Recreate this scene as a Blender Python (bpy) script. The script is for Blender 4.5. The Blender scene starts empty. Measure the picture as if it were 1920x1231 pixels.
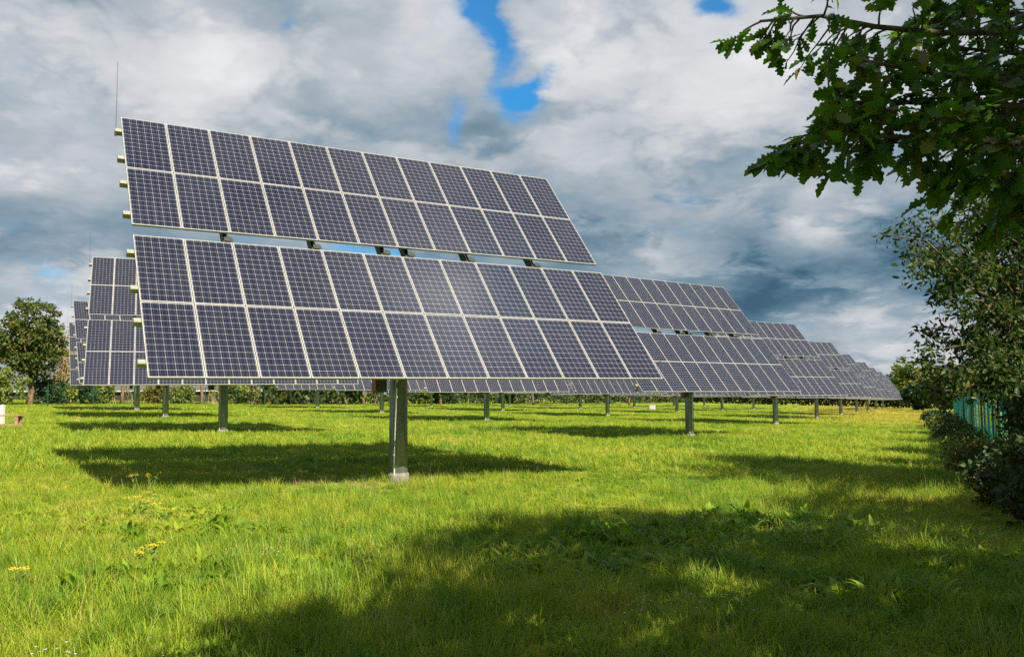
import bpy, math, random
import numpy as np
from mathutils import Vector, Matrix, Euler
R = math.radians
S = bpy.context.scene
COL = S.collection
random.seed(7)
rng = np.random.default_rng(7)

# ------------------------------------------------------------------ camera
CAM_Z = 1.69
F_PX = 1608.69                       # focal length in pixels of the 1920 wide photograph
FW = Vector((0.0, 0.99698, 0.07761))
RT = Vector((0.99998, 0.00047, -0.00608))
UP = Vector((0.0061, -0.07761, 0.99697))
cam_data = bpy.data.cameras.new("camera")
cam = bpy.data.objects.new("camera", cam_data)
COL.objects.link(cam)
cam_data.sensor_width = 36.0
cam_data.lens = 36.0 * F_PX / 1920.0
cam_data.clip_start = 0.05
cam_data.clip_end = 5000
M = Matrix.Identity(4)
for i in range(3):
    M[i][0] = RT[i]; M[i][1] = UP[i]; M[i][2] = -FW[i]
M[2][3] = CAM_Z
cam.matrix_world = M
S.camera = cam


def ray(px, py):
    return FW + RT * ((px - 960) / F_PX) - UP * ((py - 615.5) / F_PX)


def at(px, py, Y):
    """the point Y metres ahead of the camera that the photograph shows at px, py"""
    v = ray(px, py)
    return Vector((0, 0, CAM_Z)) + v * (Y / v.y)


# ------------------------------------------------------------------ light
SUN_AZ, SUN_EL = 36.0, 40.0          # behind the camera, to its right
sdir = Vector((math.sin(R(SUN_AZ)) * math.cos(R(SUN_EL)), -math.cos(R(SUN_AZ)) * math.cos(R(SUN_EL)), math.sin(R(SUN_EL))))
sun_data = bpy.data.lights.new("sun", 'SUN')
sun_data.energy = 5.0
sun_data.angle = R(0.53)
sun_data.color = (1.0, 0.885, 0.69)
sun = bpy.data.objects.new("sun", sun_data)
COL.objects.link(sun)
sun.rotation_euler = sdir.to_track_quat('Z', 'Y').to_euler()

S.view_settings.view_transform = 'Standard'
S.view_settings.look = 'None'
S.view_settings.gamma = 1.0
EXPOSURE = 1.34
S.view_settings.exposure = EXPOSURE
SKY_STRENGTH = 0.10
S.render.engine = 'CYCLES'
S.cycles.use_denoising = False


# ------------------------------------------------------------------ node helper
class NT:
    def __init__(self, tree):
        self.t = tree
        self.n = tree.nodes
        self.l = tree.links

    def node(self, typ, **kw):
        nd = self.n.new(typ)
        for k, v in kw.items():
            setattr(nd, k, v)
        return nd

    def put(self, sock, v):
        if v is None:
            return
        if isinstance(v, bpy.types.NodeSocket):
            self.l.new(v, sock)
        else:
            if hasattr(sock.default_value, '__len__') and not hasattr(v, '__len__'):
                v = [v] * len(sock.default_value)
            if hasattr(v, '__len__') and len(v) == 3 and len(sock.default_value) == 4:
                v = (*v, 1)
            sock.default_value = v

    def math(self, op, a, b=None, c=None, clamp=False):
        nd = self.node('ShaderNodeMath', operation=op, use_clamp=clamp)
        for i, x in enumerate((a, b, c)):
            self.put(nd.inputs[i], x)
        return nd.outputs[0]

    def vmath(self, op, a, b=None, out=0):
        nd = self.node('ShaderNodeVectorMath', operation=op)
        self.put(nd.inputs[0], a)
        if b is not None:
            self.put(nd.inputs[1], b)
        return nd.outputs[out]

    def comb(self, x, y, z):
        nd = self.node('ShaderNodeCombineXYZ')
        for i, v in enumerate((x, y, z)):
            self.put(nd.inputs[i], v)
        return nd.outputs[0]

    def sep(self, v):
        nd = self.node('ShaderNodeSeparateXYZ')
        self.put(nd.inputs[0], v)
        return nd.outputs

    def noise(self, vec, scale, detail=2, rough=0.5, dist=0.0, col=False):
        nd = self.node('ShaderNodeTexNoise')
        self.put(nd.inputs['Vector'], vec)
        self.put(nd.inputs['Scale'], scale)
        self.put(nd.inputs['Detail'], detail)
        self.put(nd.inputs['Roughness'], rough)
        self.put(nd.inputs['Distortion'], dist)
        return nd.outputs['Color' if col else 'Fac']

    def mix(self, f, a, b, blend='MIX'):
        nd = self.node('ShaderNodeMix', data_type='RGBA', blend_type=blend)
        self.put(nd.inputs[0], f)
        self.put(nd.inputs[6], a)
        self.put(nd.inputs[7], b)
        return nd.outputs[2]

    def ramp(self, f, stops, interp='LINEAR'):
        nd = self.node('ShaderNodeValToRGB')
        nd.color_ramp.interpolation = interp
        e = nd.color_ramp.elements
        while len(e) < len(stops):
            e.new(0.5)
        for el, (p, c) in zip(e, stops):
            el.position = p
            el.color = (*c, 1) if hasattr(c, '__len__') else (c, c, c, 1)
        self.put(nd.inputs[0], f)
        return nd.outputs[0]

    def smooth(self, x, lo, hi):
        nd = self.node('ShaderNodeMapRange', interpolation_type='SMOOTHSTEP')
        self.put(nd.inputs[0], x)
        nd.inputs[1].default_value = lo
        nd.inputs[2].default_value = hi
        return nd.outputs[0]

    def attr(self, name, typ='GEOMETRY'):
        nd = self.node('ShaderNodeAttribute', attribute_type=typ, attribute_name=name)
        return nd


# ------------------------------------------------------------------ sky
world = bpy.data.worlds.new("World")
S.world = world
world.use_nodes = True
w = NT(world.node_tree)
w.n.clear()
sky = w.node('ShaderNodeTexSky', sky_type='NISHITA', sun_disc=False)
sky.sun_elevation = R(SUN_EL)
sky.sun_rotation = R(180 - SUN_AZ)
sky.altitude = 20
sky.air_density = 1.0
sky.dust_density = 0.3
sky.ozone_density = 3.0


def scaled(v, k_):
    nd = w.node('ShaderNodeVectorMath', operation='SCALE')
    w.put(nd.inputs[0], v)
    nd.inputs['Scale'].default_value = k_
    return nd.outputs[0]


def azel(px, py):
    v = ray(px, py).normalized()
    return math.degrees(math.atan2(v.x, v.y)), math.degrees(math.asin(v.z))


tc = w.node('ShaderNodeTexCoord').outputs['Generated']
dirn = w.vmath('NORMALIZE', tc)
dx, dy, dz = w.sep(dirn)[0:3]
az = w.math('MULTIPLY', w.math('ARCTAN2', dx, dy), 180 / math.pi)
el = w.math('MULTIPLY', w.math('ARCSINE', dz), 180 / math.pi)
flat = w.comb(dx, dy, w.math('MULTIPLY', dz, 1.45))
# nearer the horizon the same clouds are seen smaller
kk = w.math('DIVIDE', 0.62, w.math('ADD', w.math('MAXIMUM', dz, 0.0), 0.30))
flat = w.vmath('SCALE', flat)
w.put(flat.node.inputs['Scale'], kk)
# warp so that the big cloud shapes get ragged edges
wn = w.noise(flat, 3.2, 8, 0.60, 0.0, col=True)
wx, wy, wz = w.sep(wn)[0:3]
calm = w.math('MULTIPLY_ADD', w.smooth(el, 3.0, 18.0), 0.62, 0.38)
waz = w.math('ADD', az, w.math('MULTIPLY', w.math('MULTIPLY', w.math('SUBTRACT', wx, 0.5), 13.0), calm))
wel = w.math('ADD', el, w.math('MULTIPLY', w.math('MULTIPLY', w.math('SUBTRACT', wy, 0.5), 10.0), calm))
P = w.comb(w.math('MULTIPLY', waz, 0.8), wel, 0.0)
# how bright the cloud deck is, in directions of the real sky (read off the photograph)
CLOUD = [(100, 80, .78), (400, 80, .78), (650, 60, .78), (560, 60, .58), (700, 170, .72), (300, 180, .76), (650, 290, .46), (470, 230, .64),
         (60, 260, .78), (180, 330, .70), (80, 420, .50), (30, 480, .44), (190, 410, .46), (60, 545, .95), (130, 510, .58), (10, 600, .74),
         (850, 60, .92), (800, 250, .50), (1010, 330, .30), (880, 330, .40), (900, 150, .66), (1100, 80, .92), (1080, 250, .62), (1200, 110, .78),
         (1300, 60, .74), (1280, 210, .78), (1400, 170, .86), (1180, 270, .62), (1120, 400, .38), (1250, 360, .50), (1300, 440, .34),
         (1400, 330, .56), (1550, 395, .86), (1650, 330, .62), (1450, 460, .16), (1500, 525, -.02), (1620, 535, .00), (1720, 510, .10), (1350, 500, .22),
         (1200, 490, .62), (1130, 480, .42), (1060, 420, .30), (960, 300, .34), (560, 230, .52), (740, 240, .52), (1330, 535, .55), (1400, 575, .16), (1500, 600, .95), (1570, 630, .70), (1660, 595, 1.15), (1700, 640, .58),
         (1640, 665, .46), (1420, 425, .24), (1550, 455, .14), (1660, 480, .06), (1710, 440, .24), (1450, 550, .04), (1380, 560, .10), (1560, 558, .04), (1690, 550, .06), (1610, 578, .75), (1480, 592, .50), (1700, 600, .66), (1620, 620, .80), (1560, 680, .50), (1850, 600, .60), (1850, 400, .66), (1850, 150, .70), (1550, 120, .66), (1550, 250, .64), (400, 520, .5),
         (700, 520, .5), (1000, 560, .5)]
# what the nearest panels mirror: the sky high up and to the right, brightest in one soft cloud
T1N = Vector((math.sin(R(30.9)) * math.sin(R(50.3)), -math.cos(R(30.9)) * math.sin(R(50.3)), math.cos(R(50.3))))


def mirrored(px, py):
    v = ray(px, py).normalized()
    v = v - 2 * v.dot(T1N) * T1N
    return math.degrees(math.atan2(v.x, v.y)), math.degrees(math.asin(v.z))


SKYPTS = [(*azel(px, py), v) for px, py, v in CLOUD]
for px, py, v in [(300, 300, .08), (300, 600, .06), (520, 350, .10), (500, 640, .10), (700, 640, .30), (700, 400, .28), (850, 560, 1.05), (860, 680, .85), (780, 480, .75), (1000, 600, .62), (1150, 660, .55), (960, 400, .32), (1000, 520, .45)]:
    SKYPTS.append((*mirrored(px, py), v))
num = None
den = None
for a_, e_, v in SKYPTS:
    dd = w.vmath('DISTANCE', P, (a_ * 0.8, e_, 0.0), out=1)
    k = w.math('EXPONENT', w.math('MULTIPLY', w.math('MULTIPLY', dd, dd), -1.0 / (1.75 ** 2)))
    num = w.math('MULTIPLY', k, v) if num is None else w.math('MULTIPLY_ADD', k, v, num)
    den = k if den is None else w.math('ADD', den, k)
EPS = 0.02
big = w.noise(flat, 1.6, 3, 0.5)
bg = w.math('ADD', 0.16, w.math('MULTIPLY', big, 0.75))
L0 = w.math('DIVIDE', w.math('MULTIPLY_ADD', bg, EPS, num), w.math('ADD', den, EPS))
fine = w.noise(flat, 6.0, 10, 0.60, 0.2)
# billows: rounded bright lobes parted by darker creases, at several sizes
bil = None
wf_ = w.vmath('ADD', flat, scaled(w.vmath('SUBTRACT', w.noise(flat, 7.0, 4, 0.55, col=True), (0.5, 0.5, 0.5)), 0.14))
for k_, (sc_, am_) in enumerate(((4.2, 0.44), (9.0, 0.28), (19.0, 0.17), (41.0, 0.11))):
    nn_ = w.noise(w.vmath('ADD', wf_, (1.3 * k_, 2.1 * k_, 0.7)), sc_, 0, 0.5)
    ab_ = w.math('MULTIPLY', w.math('ABSOLUTE', w.math('MULTIPLY_ADD', nn_, 2.0, -1.0)), am_)
    bil = ab_ if bil is None else w.math('ADD', bil, ab_)
mid = w.noise(w.vmath('ADD', flat, (3.1, 1.7, 0.4)), 4.0, 6, 0.55, 0.5)
det = w.math('ADD', w.math('MULTIPLY', w.math('SUBTRACT', fine, 0.5), 0.48), w.math('ADD', w.math('MULTIPLY', w.math('SUBTRACT', mid, 0.5), 0.18), w.math('MULTIPLY', w.math('SUBTRACT', bil, 0.21), 0.52)))
L1 = w.math('ADD', L0, det)
# crisp rims where one bank stands before another
bank = w.math('ADD', w.noise(w.vmath('ADD', flat, (7.3, 2.2, 5.1)), 3.4, 11, 0.58, 0.0), w.math('MULTIPLY', w.math('SUBTRACT', bil, 0.21), 0.35))
L1 = w.math('ADD', L1, w.math('MULTIPLY', w.math('SUBTRACT', w.smooth(bank, 0.49, 0.60), 0.5), 0.20))
cloud = w.ramp(w.math('MULTIPLY', L1, 0.8), [(0.0, (0.055, 0.125, 0.190)), (0.144, (0.110, 0.205, 0.282)), (0.32, (0.26, 0.355, 0.435)), (0.464, (0.425, 0.48, 0.53)),
                    (0.60, (0.565, 0.60, 0.64)), (0.74, (0.71, 0.735, 0.76)), (0.85, (0.81, 0.825, 0.84)), (1.0, (0.95, 0.95, 0.95))])
# ramp colours are what the photograph shows; bring them to the sky's own scale
CL_GAIN = 1.0 / SKY_STRENGTH / (2 ** EXPOSURE)
cloud = w.vmath('SCALE', cloud)
cloud.node.inputs['Scale'].default_value = CL_GAIN
# gaps in the deck, through which the blue shows
GAPS = [(1000, 178, 40, 34, 1.25), (1030, 165, 22, 30, 1.0), (945, 15, 30, 50, 1.15), (955, 100, 26, 50, .80), (1362, 12, 30, 24, 1.2),
        (885, 235, 26, 65, .72), (560, 55, 14, 16, .62), (760, 480, 60, 16, .60), (640, 460, 50, 12, .5), (20, 590, 40, 30, .25),
        (100, 505, 50, 20, .4), (1130, 395, 40, 60, .22), (1200, 585, 60, 40, .3), (1290, 420, 30, 60, .2)]
gap = None
for px, py, sx, sy, amp in GAPS:
    a_, e_ = azel(px, py)
    ux = w.math('MULTIPLY', w.math('SUBTRACT', waz, a_), F_PX / 57.3 / sx)
    uy = w.math('MULTIPLY', w.math('SUBTRACT', wel, e_), F_PX / 57.3 / sy)
    q = w.math('MULTIPLY', w.math('ADD', w.math('MULTIPLY', ux, ux), w.math('MULTIPLY', uy, uy)), -0.7)
    k = w.math('MULTIPLY', w.math('EXPONENT', q), amp)
    gap = k if gap is None else w.math('ADD', gap, k)
gap = w.math('ADD', gap, w.math('ADD', w.math('MULTIPLY', w.math('SUBTRACT', fine, 0.5), 0.9), w.math('MULTIPLY', w.math('SUBTRACT', 0.21, bil), 0.9)))
# elsewhere in the sky, gaps come from the large noise
gap = w.math('MULTIPLY', w.smooth(gap, 0.08, 1.10), 0.95)
blue = w.mix(1.0, sky.outputs[0], (0.10, 0.50, 0.68), 'MULTIPLY')
# extra gain on the unseen cloud, added so the nearest panels mirror a bright patch
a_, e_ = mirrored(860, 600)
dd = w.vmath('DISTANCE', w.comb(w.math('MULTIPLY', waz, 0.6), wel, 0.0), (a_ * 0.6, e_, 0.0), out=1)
cloud_boost = w.math('MULTIPLY_ADD', w.math('EXPONENT', w.math('MULTIPLY', w.math('MULTIPLY', dd, dd), -1.0 / 36.0)), 3.2, 1.0)
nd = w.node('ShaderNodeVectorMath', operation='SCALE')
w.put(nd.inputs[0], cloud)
w.put(nd.inputs['Scale'], cloud_boost)
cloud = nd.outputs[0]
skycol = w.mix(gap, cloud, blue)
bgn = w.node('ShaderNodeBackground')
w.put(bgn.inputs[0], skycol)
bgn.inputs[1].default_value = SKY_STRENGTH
wo = w.node('ShaderNodeOutputWorld')
w.l.new(bgn.outputs[0], wo.inputs[0])


# ------------------------------------------------------------------ materials
def material(name):
    m = bpy.data.materials.new(name)
    m.use_nodes = True
    t = NT(m.node_tree)
    t.n.clear()
    out = t.node('ShaderNodeOutputMaterial')
    return m, t, out


def principled(t, out, color, rough=0.5, metal=0.0, spec=0.5, normal=None):
    b = t.node('ShaderNodeBsdfPrincipled')
    t.put(b.inputs['Base Color'], color)
    t.put(b.inputs['Roughness'], rough)
    t.put(b.inputs['Metallic'], metal)
    t.put(b.inputs['Specular IOR Level'], spec)
    if normal is not None:
        t.l.new(normal, b.inputs['Normal'])
    t.l.new(b.outputs[0], out.inputs[0])
    return b


def plain(name, c1, c2, scale=6.0, rough=0.6, metal=0.0, spec=0.4, stretch=(1, 1, 1), bump=0.0, detail=6):
    """two-tone noisy surface"""
    m, t, out = material(name)
    co = t.vmath('MULTIPLY', t.node('ShaderNodeTexCoord').outputs['Object'], stretch)
    n = t.noise(co, scale, detail, 0.6)
    col = t.ramp(n, [(0.32, c1), (0.68, c2)])
    nrm = None
    if bump:
        bn = t.node('ShaderNodeBump')
        bn.inputs['Strength'].default_value = bump
        t.put(bn.inputs['Height'], n)
        nrm = bn.outputs[0]
    principled(t, out, col, rough, metal, spec, nrm)
    return m


def foliage(name, dark, light, odd=None, trans=0.35, rough=0.5, spec=0.3, tscale=1.0):
    """leaf surface: each leaf its own tint (attribute rnd), light passing through"""
    m, t, out = material(name)
    r = t.attr('rnd').outputs['Fac']
    stops = [(0.0, dark), (0.85, light)]
    if odd:
        stops = [(0.0, dark), (0.78, light), (0.96, odd)]
    col = t.ramp(r, stops)
    b = t.node('ShaderNodeBsdfPrincipled')
    t.put(b.inputs['Base Color'], col)
    t.put(b.inputs['Roughness'], rough)
    t.put(b.inputs['Specular IOR Level'], spec)
    tr = t.node('ShaderNodeBsdfTranslucent')
    t.put(tr.inputs[0], t.mix(1.0, col, (1.25 * tscale, 1.5 * tscale, 0.5 * tscale), 'MULTIPLY'))
    mx = t.node('ShaderNodeMixShader')
    mx.inputs[0].default_value = trans
    t.l.new(b.outputs[0], mx.inputs[1])
    t.l.new(tr.outputs[0], mx.inputs[2])
    t.l.new(mx.outputs[0], out.inputs[0])
    return m


MAT = {}
MAT['galv'] = plain('galvanised_steel', (0.14, 0.17, 0.17), (0.25, 0.285, 0.285), 9.0, 0.55, 0.55, 0.5, (1, 1, 0.25))
MAT['rail'] = plain('rail_steel', (0.20, 0.20, 0.175), (0.31, 0.31, 0.28), 14.0, 0.45, 0.25, 0.5, (0.3, 1, 1))
MAT['dark_steel'] = plain('dark_bracket_steel', (0.025, 0.03, 0.028), (0.05, 0.055, 0.05), 8.0, 0.6, 0.4)  # dark mottled tone shared by rafters, drive heads and rods
MAT['conduit'] = plain('conduit_grey', (0.34, 0.37, 0.37), (0.45, 0.47, 0.46), 5.0, 0.4)
MAT['box'] = plain('cabinet_paint', (0.045, 0.055, 0.05), (0.07, 0.08, 0.07), 7.0, 0.45)
MAT['red'] = plain('red_paint', (0.24, 0.03, 0.02), (0.32, 0.05, 0.035), 7.0, 0.5)
MAT['concrete'] = plain('concrete', (0.10, 0.098, 0.088), (0.21, 0.205, 0.19), 11.0, 0.9, 0, 0.2, bump=0.3)
MAT['frame'] = plain('anodised_aluminium', (0.34, 0.345, 0.345), (0.44, 0.44, 0.435), 3.0, 0.38, 0.25, 0.5)
MAT['black'] = plain('black_plastic', (0.012, 0.012, 0.013), (0.022, 0.022, 0.022), 12.0, 0.5)
MAT['bark'] = plain('bark', (0.045, 0.035, 0.025), (0.13, 0.10, 0.07), 9.0, 0.9, 0, 0.15, (1, 1, 0.25), 0.6)
MAT['barkbrown'] = plain('brown_bark', (0.085, 0.055, 0.035), (0.19, 0.13, 0.085), 7.0, 0.9, 0, 0.15, (1, 1, 0.3), 0.5)
MAT['twig'] = plain('pale_twig', (0.20, 0.15, 0.09), (0.34, 0.27, 0.17), 7.0, 0.9, 0, 0.15)
MAT['oaktwig'] = plain('oak_twig', (0.035, 0.032, 0.026), (0.075, 0.065, 0.05), 15.0, 0.8, 0, 0.2)
MAT['wood'] = plain('weathered_wood', (0.16, 0.10, 0.065), (0.30, 0.20, 0.13), 5.0, 0.85, 0, 0.2, (0.15, 1.5, 1.5))
MAT['white'] = plain('white_paint', (0.40, 0.40, 0.39), (0.50, 0.50, 0.49), 4.0, 0.5)
MAT['green_post'] = plain('green_fence_paint', (0.006, 0.032, 0.022), (0.012, 0.05, 0.034), 8.0, 0.5)
MAT['roof'] = plain('grey_roofing', (0.055, 0.062, 0.07), (0.10, 0.11, 0.12), 0.8, 0.7, 0, 0.3, (6, 0.6, 1))
MAT['shed'] = plain('dark_cladding', (0.012, 0.014, 0.012), (0.024, 0.026, 0.022), 1.2, 0.8, 0, 0.3, (5, 5, 0.3))
MAT['yellow'] = plain('yellow_petals', (0.42, 0.29, 0.01), (0.55, 0.40, 0.02), 40.0, 0.6)
MAT['petal'] = plain('white_petals', (0.38, 0.38, 0.36), (0.5, 0.5, 0.47), 40.0, 0.6)
MAT['stem'] = plain('weed_stem', (0.05, 0.10, 0.02), (0.10, 0.16, 0.035), 20.0, 0.7)
MAT['mast'] = plain('mast_steel', (0.55, 0.58, 0.60), (0.70, 0.72, 0.74), 3.0, 0.5)
MAT['oak'] = foliage('oak_leaf', (0.034, 0.082, 0.014), (0.080, 0.155, 0.024), (0.13, 0.12, 0.025), 0.50, 0.42, 0.35)
MAT['willow'] = foliage('sallow_leaf', (0.010, 0.026, 0.007), (0.034, 0.064, 0.014), (0.10, 0.11, 0.025), 0.32, 0.5, 0.22)
MAT['bramble'] = foliage('bramble_leaf', (0.016, 0.034, 0.010), (0.045, 0.072, 0.020), (0.10, 0.07, 0.025), 0.28, 0.55, 0.22)
MAT['treeleaf'] = foliage('field_maple_leaf', (0.020, 0.042, 0.011), (0.078, 0.108, 0.022), (0.19, 0.15, 0.03), 0.3)
MAT['darkleaf'] = foliage('evergreen_leaf', (0.010, 0.032, 0.012), (0.035, 0.075, 0.024), None, 0.22)
MAT['limeleaf'] = foliage('lime_leaf', (0.045, 0.075, 0.014), (0.15, 0.19, 0.035), (0.28, 0.24, 0.05), 0.35)
MAT['autumn'] = foliage('turning_leaf', (0.05, 0.06, 0.014), (0.17, 0.15, 0.03), (0.22, 0.10, 0.03), 0.3)
MAT['hedgeleaf'] = foliage('far_hedge_leaf', (0.014, 0.030, 0.010), (0.055, 0.08, 0.02), (0.12, 0.09, 0.025), 0.25)


def solar_glass():
    m, t, out = material('solar_cells')
    uv = t.node('ShaderNodeUVMap').outputs[0]
    u, v, _ = t.sep(uv)[0:3]
    cu = t.math('FRACT', t.math('MULTIPLY', u, 6.0))
    cv = t.math('FRACT', t.math('MULTIPLY', v, 12.0))
    au = t.math('ABSOLUTE', t.math('SUBTRACT', cu, 0.5))
    av = t.math('ABSOLUTE', t.math('SUBTRACT', cv, 0.5))
    gapu = t.math('GREATER_THAN', au, 0.485)
    gapv = t.math('GREATER_THAN', av, 0.483)
    corner = t.math('GREATER_THAN', t.math('ADD', au, av), 0.915)
    bus = t.math('LESS_THAN', t.math('ABSOLUTE', t.math('SUBTRACT', au, 0.235)), 0.0065)
    mask = t.math('MAXIMUM', t.math('MAXIMUM', gapu, gapv), corner)
    # tiny tone differences between cells and between modules
    cid = t.comb(t.math('FLOOR', t.math('MULTIPLY', u, 6.0)), t.math('FLOOR', t.math('MULTIPLY', v, 12.0)), t.math('MULTIPLY', t.node('ShaderNodeObjectInfo').outputs['Random'], 97.0))
    wn_ = t.node('ShaderNodeTexWhiteNoise')
    t.put(wn_.inputs['Vector'], cid)
    cell = t.mix(wn_.outputs['Value'], (0.0014, 0.0024, 0.0135), (0.0030, 0.0040, 0.018))
    fing = t.noise(t.comb(t.math('MULTIPLY', u, 6.0), t.math('MULTIPLY', v, 2.0), t.node('ShaderNodeObjectInfo').outputs['Random']), 3.0, 3)
    cell = t.mix(t.math('MULTIPLY', fing, 0.15), cell, (0.012, 0.012, 0.02))
    c = t.mix(bus, cell, (0.11, 0.12, 0.16))
    c = t.mix(mask, c, (0.23, 0.24, 0.275))
    rnd_ = t.node('ShaderNodeObjectInfo').outputs['Random']
    grime = t.noise(t.comb(t.math('MULTIPLY', u, 9.0), t.math('MULTIPLY', v, 1.6), t.math('MULTIPLY', rnd_, 31.0)), 1.0, 6, 0.65)
    c = t.mix(t.math('MULTIPLY', t.smooth(grime, 0.45, 0.85), t.math('MULTIPLY_ADD', rnd_, 0.045, 0.012)), c, (0.30, 0.28, 0.25))
    b = principled(t, out, c, 0.5, 0.0, 0.12)
    dust = t.noise(t.vmath('MULTIPLY', t.node('ShaderNodeTexCoord').outputs['Object'], (1, 1, 1)), 2.0, 5)
    b.inputs['Coat Weight'].default_value = 1.0
    t.put(b.inputs['Coat Roughness'], t.math('ADD', t.math('MULTIPLY_ADD', dust, 0.06, 0.03), t.math('MULTIPLY', rnd_, 0.07)))
    b.inputs['Coat IOR'].default_value = 1.46
    return m


MAT['cells'] = solar_glass()


def grass_colour(t, pos):
    """meadow tint by place: lush, yellow-green and dry patches"""
    big_ = t.noise(t.vmath('MULTIPLY', pos, (1, 1, 0)), 0.22, 4, 0.6)
    sm = t.noise(t.vmath('MULTIPLY', pos, (1, 1, 0)), 1.7, 4, 0.65)
    f = t.math('MULTIPLY_ADD', t.math('ADD', t.math('MULTIPLY', big_, 0.55), t.math('MULTIPLY', sm, 0.45)), 1.75, -0.375)
    px_, py_, pz_ = t.sep(pos)[0:3]
    # thin dry sward at the far right end of the field and in a belt in the middle distance
    farr = t.math('MULTIPLY', t.smooth(py_, 42.0, 85.0), t.smooth(t.math('SUBTRACT', px_, t.math('MULTIPLY', py_, 0.34)), -6.0, 8.0))
    return f, farr


def grass_material():
    m, t, out = material('grass_blades')
    pos = t.node('ShaderNodeNewGeometry').outputs['Position']
    f, farr = grass_colour(t, pos)
    hue = t.attr('hue').outputs['Fac']
    rv = t.attr('rv', 'INSTANCER').outputs['Fac']
    tt = t.attr('t').outputs['Fac']
    f2 = t.math('ADD', f, t.math('MULTIPLY', t.math('SUBTRACT', t.math('ADD', t.math('MULTIPLY', hue, 0.6), t.math('MULTIPLY', rv, 0.4)), 0.5), 0.34))
    col = t.ramp(f2, [(0.16, (0.045, 0.118, 0.010)), (0.33, (0.106, 0.212, 0.014)), (0.47, (0.208, 0.306, 0.019)), (0.65, (0.320, 0.358, 0.032)), (0.86, (0.39, 0.31, 0.11))])
    col = t.mix(t.math('MULTIPLY', farr, 0.55), col, (0.42, 0.30, 0.06))
    col = t.mix(t.smooth(hue, 0.955, 0.97), col, (0.42, 0.33, 0.15))        # dead blades
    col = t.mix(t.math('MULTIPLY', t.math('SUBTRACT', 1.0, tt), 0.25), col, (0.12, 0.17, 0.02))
    b = t.node('ShaderNodeBsdfPrincipled')
    t.put(b.inputs['Base Color'], col)
    b.inputs['Roughness'].default_value = 0.55
    b.inputs['Specular IOR Level'].default_value = 0.25
    tr = t.node('ShaderNodeBsdfTranslucent')
    t.put(tr.inputs[0], t.mix(1.0, col, (1.1, 1.25, 0.6), 'MULTIPLY'))
    mx = t.node('ShaderNodeMixShader')
    mx.inputs[0].default_value = 0.38
    t.l.new(b.outputs[0], mx.inputs[1])
    t.l.new(tr.outputs[0], mx.inputs[2])
    t.l.new(mx.outputs[0], out.inputs[0])
    return m


def ground_material():
    m, t, out = material('meadow_ground')
    pos = t.node('ShaderNodeNewGeometry').outputs['Position']
    f, farr = grass_colour(t, pos)
    fn = t.noise(t.vmath('MULTIPLY', pos, (1, 1, 0)), 9.0, 5, 0.7)
    f2 = t.math('ADD', f, t.math('MULTIPLY', t.math('SUBTRACT', fn, 0.5), 0.5))
    col = t.ramp(f2, [(0.20, (0.044, 0.090, 0.009)), (0.40, (0.105, 0.175, 0.014)), (0.55, (0.195, 0.252, 0.020)), (0.78, (0.31, 0.26, 0.08))])
    col = t.mix(t.math('MULTIPLY', farr, 0.55), col, (0.38, 0.28, 0.06))
    principled(t, out, col, 0.9, 0, 0.1)
    return m


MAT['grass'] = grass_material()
MAT['ground'] = ground_material()


def teal_material():
    m, t, out = material('teal_privacy_strip')
    co = t.node('ShaderNodeTexCoord').outputs['Object']
    x, y, z = t.sep(co)[0:3]
    wire = t.math('GREATER_THAN', t.math('ABSOLUTE', t.math('SUBTRACT', t.math('FRACT', t.math('MULTIPLY', z, 7.0)), 0.5)), 0.44)
    n = t.noise(t.vmath('MULTIPLY', co, (1, 5, 0.4)), 3.0, 3)
    col = t.ramp(n, [(0.3, (0.010, 0.13, 0.12)), (0.7, (0.025, 0.27, 0.245))])
    col = t.mix(wire, col, (0.01, 0.07, 0.06))
    b = t.node('ShaderNodeBsdfPrincipled')
    t.put(b.inputs['Base Color'], col)
    b.inputs['Roughness'].default_value = 0.5
    tr = t.node('ShaderNodeBsdfTranslucent')
    t.put(tr.inputs[0], t.mix(1.0, col, (1.5, 1.6, 1.6), 'MULTIPLY'))
    mx = t.node('ShaderNodeMixShader')
    mx.inputs[0].default_value = 0.72
    t.l.new(b.outputs[0], mx.inputs[1])
    t.l.new(tr.outputs[0], mx.inputs[2])
    t.l.new(mx.outputs[0], out.inputs[0])
    return m


MAT['teal'] = teal_material()


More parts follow.
